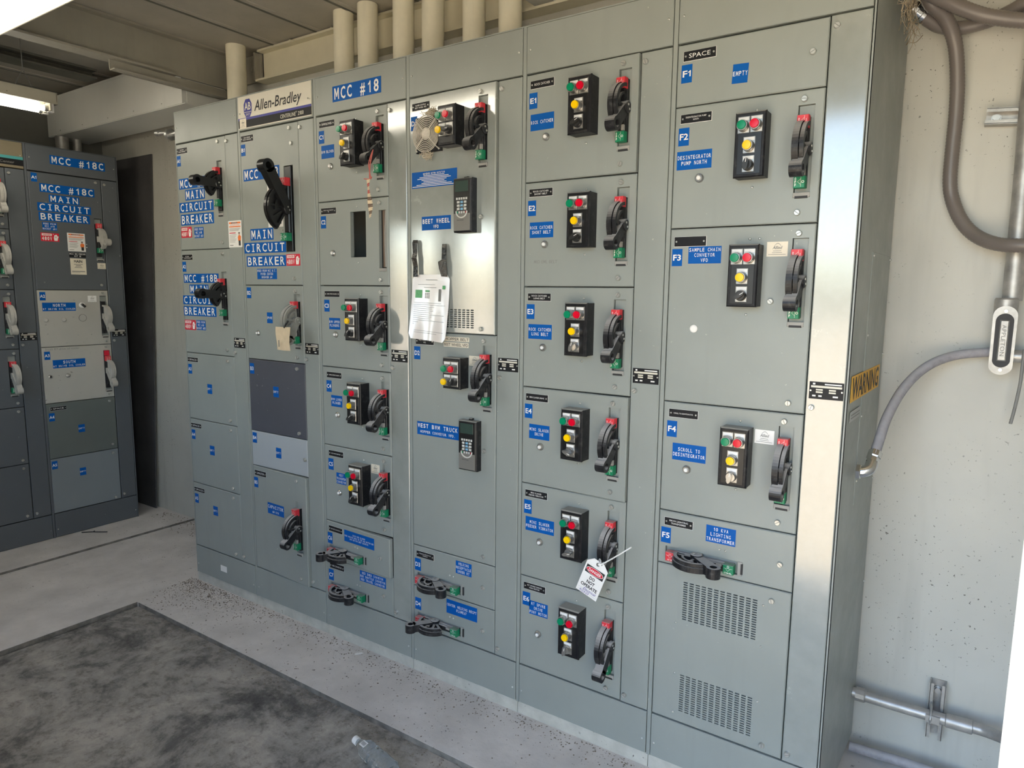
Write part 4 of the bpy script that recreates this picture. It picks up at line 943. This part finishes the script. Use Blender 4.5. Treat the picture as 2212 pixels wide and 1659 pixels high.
# wireway duct
t=thing('cable_duct','pale grey sheet-metal duct across the back corner above the cabinets','duct',(-1.0,.20,2.445))
b=MB(); b.box(-.79,.755,-.004,-.001,.0,.235,'duct'); b.box(-.79,.755,-.006,.004,.222,.235,'duct'); b.box(.752,.755,-.001,.10,0,.235,'duct'); obj('front_cover',b,t)
for x in (-.62,-.33,-.02,.27,.56): link('rivet',shared('rivet',m_rivet),t,(x,-.004,.022))
b=MB(); b.box(-.79,.775,.0,.24,-.004,.0,'duct'); b.box(-.79,.775,.237,.24,0,.23,'duct'); b.box(-.79,.775,.0,.24,.227,.23,'duct'); b.box(.772,.775,.012,.24,0,.23,'duct'); obj('duct_body',b,t)
b=MB(); b.fbox(-.205,-.10,2.328,2.47,.50,.375,.004,'paint_green_grey'); tag(obj('dark_box',b),'dark green-grey box tucked under the roof beam on the far section','junction box')  # plain dark green-grey box filling the space under the beam
for i,(y_,r_) in enumerate(((.235,.038),(.325,.026))):
    b=MB(); b.lathe([(r_,0),(r_,.154)],(0,0,0),(0,0,1),'galv',16); tag(obj('duct_nipple',b,None,(-1.70,y_,2.289)),('wider','narrower')[i]+' short conduit between the left cabinet top and the duct','pipe','duct nipples')
# end fitting on the far section's side
t=thing('pipe_fitting','rusty bolt-like cable fitting sticking out of the far section','pipe fitting',(-.002,.030,2.235))
b=MB(); b.lathe([(.014,0),(.014,.075),(.030,.075),(.030,.090),(.020,.090),(.020,.11),(0,.11)],(0,0,0),(-1,0,0),'zinc',8); obj('lock_nut',b,t)
b=MB(); b.lathe([(.010,.10),(.010,.18),(.014,.18),(.014,.21),(0,.21)],(0,0,0),(-1,0,.10),'zinc',12); obj('nipple',b,t)

# ------------------------------------------------------------------ fluorescent lamps
def lamp(name,label,loc,rz,L,w,n,flip=False):
    t=thing(name,label,'lamp',loc,rz,'fluorescent lamps')
    b=MB(); b.box(-w/2,w/2,-L/2,L/2,.030,.075,'lamp_body'); pass
    for s_ in (-1,1): b.box(s_*w/2-.002,s_*w/2+.002,-L/2,L/2,.018,.03,'lamp_body'); b.box(-w/2,w/2,s_*L/2-.003,s_*L/2+.003,.018,.075,'lamp_body'); b.box(-w/2,w/2,s_*(L/2-.03)-.004,s_*(L/2-.03)+.004,-.016,.03,'lamp_body')
    for k in range(n-1): x=-w/2+w*(k+1)/n; b.box(x-.012,x+.012,-L/2,L/2,.022,.03,'lamp_body')
    obj('housing',b,t)
    for k in range(n):
        x=-w/2+w*(k+.5)/n
        b=MB(); b.cyl((x,-L/2+.03,-.004),(x,L/2-.03,-.004),.0135,'tube',14); obj('tube',b,t)
        b=MB()
        for s_ in (-1,1): b.box(x-.012,x+.012,s_*(L/2-.02)-.012,s_*(L/2-.02)+.012,-.020,.03,'white'); b.cyl((x,s_*(L/2-.032),-.004),(x,s_*(L/2-.05),-.004),.0142,'zinc',12)
        obj('lamp_holder',b,t)
    return t
t=lamp('fluorescent_lamp','fluorescent lamp hung on chains in front of the left cabinets',(-.755,-.835,2.388),0,1.24,.13,2)
b=MB()
for s_ in (-.045,.045):
    p0=Vector((.0,.50,.172)); p1=Vector((.0,.50+s_,.075))
    n_=9
    for i in range(n_):
        c=p0.lerp(p1,(i+.5)/n_); d=(p1-p0).normalized(); side=Vector((1,0,0)) if i%2 else Vector((0,.8,.6)); q=(p1-p0).length/n_*.62
        pts=[c+d*q*math.cos(a*PI/4)+side*.004*math.sin(a*PI/4) for a in range(9)]; b.tube(pts,.0012,'ink_grey',5,1,cap=False)
obj('chain',b,t)
b=MB(); b.cyl((0,.50,.168),(0,.50,.356),.0025,'ink_grey',6); obj('hanger_rod',b,t)
lamp('fluorescent_lamp','bright fluorescent lamp in the foreground across the top left corner',(.37,-.905,2.400),PI/2,2.0,.27,2)

# ------------------------------------------------------------------ right-hand wall fittings
def pipe(name,label,pts,r,m,ribs=0.,corr=0.,seg=16,group=None,cat='conduit'):
    b=MB(); b.tube(pts,r,m,seg,10,corr,ribs); return tag(obj(name,b),label,cat,group)
GF='grey flexible conduits at the top right'
pipe('flexible_conduit','thick ribbed flexible conduit looping down the bare wall',[(3.087,.36,2.42),(3.121,.38,2.300),(3.161,.42,2.259),(3.189,.46,2.198),(3.202,.48,2.114),(3.207,.495,2.015),(3.206,.50,1.911),(3.207,.50,1.819),(3.217,.50,1.765),(3.243,.485,1.703),(3.281,.465,1.657),(3.333,.43,1.628),(3.402,.40,1.619),(3.56,.40,1.615)],.0195,'flex',.0095,.06,18,GF)
pipe('flexible_conduit','upper ribbed flexible conduit running off the right edge',[(3.08,.30,2.40),(3.106,.33,2.319),(3.172,.38,2.280),(3.238,.41,2.247),(3.292,.42,2.227),(3.349,.43,2.213),(3.435,.44,2.199),(3.60,.44,2.19)],.020,'flex',.0095,.06,18,GF)
t=thing('flexible_conduit','dark flexible conduit behind, leaving the chrome connector','conduit',(3.085,.41,2.29),0,GF)
b=MB(); b.tube([(.0,0,0),(.042,.03,-.031),(.07,.05,-.046),(.12,.07,-.052),(.195,.08,-.039),(.275,.09,.0),(.45,.09,.10)],.019,'flex',16,10,.03,.008); obj('hose',b,t)
b=MB(); d=Vector((.042,.03,-.031)); b.lathe([(.020,-.012),(.026,-.010),(.026,.006),(.0235,.008),(.0235,.022),(.027,.024),(.027,.034),(.0195,.036)],(0,0,0),d,'chrome',16); obj('connector',b,t)
# rigid conduit with conduit body, flexible branch to the cabinet side
t=thing('rigid_conduit','upright galvanised conduit on the bare wall with a cast access fitting','conduit',(3.385,.485,1.27))
b=MB(); b.tube([(.0,0,.20),(-.002,0,.52),(-.006,0,.75),(.0,0,.96),(.02,0,1.2),(.05,0,1.5)],.0245,'galv',18,6); obj('pipe',b,t)
b=MB(); n=28; pl=[]
for k in range(n):
    a=2*PI*k/n; pl.append((.026*math.cos(a),.095+.090*(.70*(1 if math.sin(a)>0 else -1)+.30*math.sin(a)) if abs(math.sin(a))>.01 else .095))
out=[(.0275*math.cos(2*PI*k/n),(.068 if math.sin(2*PI*k/n)>=0 else -.068)+.0275*math.sin(2*PI*k/n)) for k in range(n)]
b.prism([(p,q) for p,q in out],-.026,.020,'galv')
b.lathe([(.029,.070),(.029,.115),(.026,.120)],(0,0,0),(0,0,1),'galv',18); b.lathe([(.018,.0),(.018,.055)],(0,-.002,-.045),(1,0,0),'galv',16); b.lathe([(.022,.052),(.022,.085),(.015,.090)],(0,-.002,-.045),(1,0,0),'black',12)
obj('access_fitting',b,t,(-.012,-.012,.088))
b=MB()
b.prism([(p*1.05,q*1.02) for p,q in out],-.032,-.026,'galv'); b.prism([(p*.78,q*.80) for p,q in out],-.0325,-.031,'ink')
b.fbox(-.011,.011,-.058,.058,-.030,-.036,.003,'galv'); text(b,'APPLETON',0,0,.010,.090,'ink_grey',-.0364,rot=-PI/2)
for z in (-.083,.083): b.lathe([(.0055,-.032),(.005,-.036),(0,-.036)],(0,0,z),(0,1,0),'zinc',12)
obj('fitting_cover',b,t,(-.012,-.012,.088))
t=thing('branch_conduit','dusty flexible conduit curving from the cast fitting to the cabinet end','conduit',(3.066,.12,1.010))
b=MB(); b.tube([(.290,.362,.312),(.280,.365,.311),(.195,.345,.297),(.130,.300,.264),(.082,.235,.206),(.052,.155,.130),(.040,.090,.062),(.036,.050,.028)],.0135,'flex_dusty',16,10); obj('hose',b,t)
b=MB(); d=Vector((.010,.09,.07)); b.lathe([(.014,.03),(.0195,.028),(.0195,.008),(.017,.005),(.017,-.012)],(.034,.042,.016),d,'chrome',8,False); b.tube([(.034,.036,.012),(.030,.020,-.004),(.016,.012,-.012),(.002,.010,-.014)],.0165,'chrome',14,6); b.lathe([(.022,0),(.022,.010),(.017,.012)],(-.001,.010,-.014),(1,0,0),'chrome',6,False); obj('elbow_connector',b,t)
pipe('zip_tie','black zip tie tail hanging below the cast fitting',[(3.425,.452,1.335),(3.424,.450,1.290),(3.423,.450,1.236),(3.417,.452,1.168),(3.411,.455,1.121)],.0042,'ink_grey',0,0,8,None,'zip tie')
def strut(name,label,loc,L,vertical,bolt,group):
    t=thing(name,label,'bracket',loc,0,group)
    b=MB(); w=.021; R=(0,0,0) if vertical else (0,-PI/2+.08,0)
    b.box(-w,w,.024,.027,-L/2,L/2,'galv')
    for s_ in (-1,1): b.box(s_*w-.0015,s_*w+.0015,-.012,.027,-L/2,L/2,'galv'); b.box(s_*w,s_*(w-.010),-.012,-.0095,-L/2,L/2,'galv')
    obj('channel',b,t,(0,0,0),R)
    for z in bolt:
        b=MB(); b.lathe([(.013,.024),(.013,.019),(.009,.019),(.009,.010),(0,.010)],(0,0,z),(0,1,0),'zinc',10); obj('bolt',b,t,(0,0,0),R)
    return t
strut('strut_bracket','short steel strut bolted across to the upright conduit',(3.345,.502,1.984),.13,False,[.040],'strut brackets on the bare wall')
strut('strut_bracket','short upright steel strut clamping the low pipe',(3.301,.502,.172),.185,True,[.060,-.045],'strut brackets on the bare wall')
t=thing('low_pipe','pale pipe running low on the bare wall out of the cabinet end','pipe',(3.076,.462,.170))
b=MB(); b.tube([(-.01,0,0),(.10,.0,-.001),(.225,0,.0),(.32,0,.003),(.36,-.006,.006),(.41,-.04,.018),(.46,-.10,.034)],.0175,'galv',18,8); obj('pipe',b,t)
b=MB(); b.lathe([(.0235,.0),(.0235,.026),(.020,.030),(.0175,.030)],(0,0,0),(1,0,0),'galv',10,False); obj('coupling_nut',b,t)
b=MB(); b.lathe([(.0175,0),(.0215,.002),(.0215,.070),(.0175,.072)],(.252,0,.001),(1,0,.02),'galv',18); obj('coupling',b,t)
b=MB(); b.tube([(.213,.038,.030),(.213,.0,.026),(.213,-.022,.006),(.213,-.022,-.008),(.213,.0,-.026),(.213,.038,-.032)],.004,'galv',8,6); b.box(.200,.238,-.024,-.016,-.012,.012,'galv'); obj('pipe_clamp',b,t)
pipe('floor_pipe','dusty pipe lying along the foot of the bare wall',[(3.07,.46,-.022),(3.16,.46,-.018),(3.26,.46,-.014),(3.5,.47,-.02)],.016,'flex_dusty',0,0,14,None,'pipe')
# nest of fibres behind the top corner
b=MB()
for i in range(95):
    p=Vector((3.085+random.random()*.02,.24+random.gauss(0,.10),2.245+random.gauss(0,.035))); p.y=min(max(p.y,.03),.50); k=.04*random.random()+.012
    d=Vector((random.gauss(0,.25),random.gauss(0,1),random.gauss(0,1))).normalized()*k; e=Vector((random.gauss(0,.01),random.gauss(0,.015),random.gauss(0,.015)))
    b.tube([p-d,p+e,p+d],.0005+.0005*random.random(),'twig',4,3)
o=obj('nest_debris',b); tag(o,'tangle of twigs and cobweb at the top of the cabinet end','debris'); o['kind']='stuff'
# flat dark sheet filling the corner strip beside the left cabinets
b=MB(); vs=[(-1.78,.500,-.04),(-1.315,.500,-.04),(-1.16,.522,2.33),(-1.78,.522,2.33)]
b.add([(v[0],v[1]-.004,v[2]) for v in vs]+[(v[0],v[1]+.004,v[2]) for v in vs],[(0,1,2,3),(7,6,5,4),(0,4,5,1),(1,5,6,2),(2,6,7,3),(3,7,4,0)],'dark_sheet'); tag(obj('dark_sheet',b),'dark scratched sheet filling the corner strip beside the left cabinets','sheet')

# ------------------------------------------------------------------ things on the floor
t=thing('plastic_bottle','crushed clear plastic bottle lying on the dirty floor','bottle',(1.685,-.462,-.027),math.atan2(-.03,.15))
b=MB()
prof=[(.0,.0),(.010,.0),(.011,.020),(.014,.024),(.014,.028),(.018,.040),(.029,.062),(.031,.075),(.029,.090),(.031,.105),(.029,.120),(.0315,.135),(.030,.170),(.031,.200),(.024,.212),(0,.208)]
b.lathe(prof,(0,0,0),(1,0,-.02),'pet',22); 
for i,v in enumerate(b.v):
    k=max(0,min(1,(v[0]-.05)/.1)); b.v[i]=(v[0],v[1]*(1+.12*k),v[2]*(1-.22*k)+.002)
obj('body',b,t)
b=MB(); b.lathe([(.0135,-.004),(.0135,.014),(.012,.016)],(0,0,0),(1,0,-.02),'white',18); obj('cap',b,t)
b=MB(); b.add([(.058,-.024,.026),(.058,-.004,.0315),(.085,-.004,.0330),(.085,-.024,.027)],[(0,3,2,1)],'white'); 
for i in range(7): b.add([(.062+.003*i,-.020,.0285),(.062+.003*i,-.008,.0318),(.0634+.003*i,-.008,.0320),(.0634+.003*i,-.020,.0288)],[(0,3,2,1)],'ink')
obj('bottle_label',b,t)
b=MB(); pl=[(-.020,-.006),(-.008,-.012),(.014,-.008),(.021,.001),(.010,.010),(-.012,.008)]
b.add([(p,q,.002+.003*math.sin(p*90)) for p,q in pl],[tuple(range(6))],'white'); b.add([(p,q,.001+.003*math.sin(p*90)) for p,q in pl],[tuple(range(5,-1,-1))],'white'); tag(obj('paper_scrap',b,None,(1.257,-.043,-.044),(0,0,.3)),'white paper scrap on the pad below the MCC #18 section','scrap')
b=MB(); b.tube([(-.055,-.045,.004),(-.01,-.006,.006),(.015,.004,.008),(.062,.052,.004)],.0035,'ink',6,5); b.tube([(-.004,-.002,.006),(.002,.006,.012)],.003,'ink',5,2); tag(obj('twig',b,None,(-1.150,.012,-.036)),'thin dark twig on the plinth before the left cabinets','twig')
def pebbles(name,label,n,fn,seed):
    rnd=random.Random(seed); b=MB()
    for i in range(n):
        x,y_,z,sz=fn(rnd); s_=sz*(.4+rnd.random()**2); a=rnd.random()*6.28; q=[]
        for dx,dy,dz in ((1,0,.2),(-.2,.8,.25),(-.9,-.1,.2),(.1,-.9,.2),(0,0,.9),(0,0,-.4)):
            q.append((x+s_*(dx*math.cos(a)-dy*math.sin(a))*(.7+.6*rnd.random()),y_+s_*(dx*math.sin(a)+dy*math.cos(a))*(.7+.6*rnd.random()),z+s_*dz*.6))
        b.add(q,[(0,1,4),(1,2,4),(2,3,4),(3,0,4),(1,0,5),(2,1,5),(3,2,5),(0,3,5)],'pebble')
    o=obj(name,b); tag(o,label,'debris'); o['kind']='stuff'
pebbles('floor_grit','dark grit gathered on the pad along the foot of the long row',1900,lambda r:(r.uniform(-.05,3.0),-abs(r.gauss(0,.055))-.004 if r.random()<.75 else r.uniform(-.31,-.02),-.044,.0032),3)
pebbles('corner_grit','crumbs and dirt heaped in the corner past the left cabinets',900,lambda r:(r.uniform(-1.2,-.02)-.0,.50-abs(r.gauss(0,.07)),-.042+.01*r.random(),.0045),4)
pebbles('edge_grit','crumbs along the edge of the pad on the dirty floor',700,lambda r:(r.uniform(.05,3.0),-.328-abs(r.gauss(0,.05)),-.057,.003),5)

pebbles('corner_litter','brown crumbs spread on the pad at the far corner of the long row',1300,lambda r:(-.03+abs(r.gauss(0,.28)),-abs(r.gauss(0,.11))-.003,-.044,.0030),6)
# ------------------------------------------------------------------ outside
b=MB(); b.box(-30,34,-45,-2.1,-.35,-.16,'outside_soil'); struct('ground_outside',b)
wd=bpy.data.worlds.new('World'); SC.world=wd; wd.use_nodes=True; nt=wd.node_tree
bg=nt.nodes['Background']; sky=nt.nodes.new('ShaderNodeTexSky'); sky.sky_type='NISHITA'; sky.sun_disc=False; sky.sun_elevation=math.radians(42); sky.sun_rotation=math.radians(270); sky.air_density=1.0; sky.dust_density=1.5
nt.links.new(sky.outputs[0],bg.inputs['Color']); bg.inputs['Strength'].default_value=.72
ld=bpy.data.lights.new('sun','SUN'); ld.energy=15.0; ld.angle=math.radians(.6); ld.color=(1,.93,.82)
so=bpy.data.objects.new('sun',ld); COL.objects.link(so); so.rotation_euler=Vector((.68,.22,-.70)).to_track_quat('-Z','Y').to_euler()

# ------------------------------------------------------------------ camera
cam=bpy.data.cameras.new('camera'); co=bpy.data.objects.new('camera',cam); COL.objects.link(co); SC.camera=co
C=Vector((3.31534982,-1.95163966,1.48037403)); yaw,pit,rol,F=2.16550172,-.133054420,.0104666379,1487.08743
f=Vector((math.cos(yaw)*math.cos(pit),math.sin(yaw)*math.cos(pit),math.sin(pit))); rt=f.cross(Vector((0,0,1))).normalized(); up=rt.cross(f)
r2v=rt*math.cos(rol)+up*math.sin(rol); u2v=-rt*math.sin(rol)+up*math.cos(rol)
co.matrix_world=Matrix(((r2v.x,u2v.x,-f.x,C.x),(r2v.y,u2v.y,-f.y,C.y),(r2v.z,u2v.z,-f.z,C.z),(0,0,0,1)))
cam.sensor_fit='HORIZONTAL'; cam.sensor_width=36; cam.lens=36*F/2212; cam.clip_start=.02
SC.view_settings.view_transform='Standard'; SC.view_settings.look='None'; SC.view_settings.gamma=1; SC.view_settings.exposure=1.06; SC.view_settings.use_curve_mapping=False
SC.cycles.use_denoising=True; SC.cycles.max_bounces=8; SC.cycles.diffuse_bounces=5; SC.cycles.sample_clamp_indirect=6
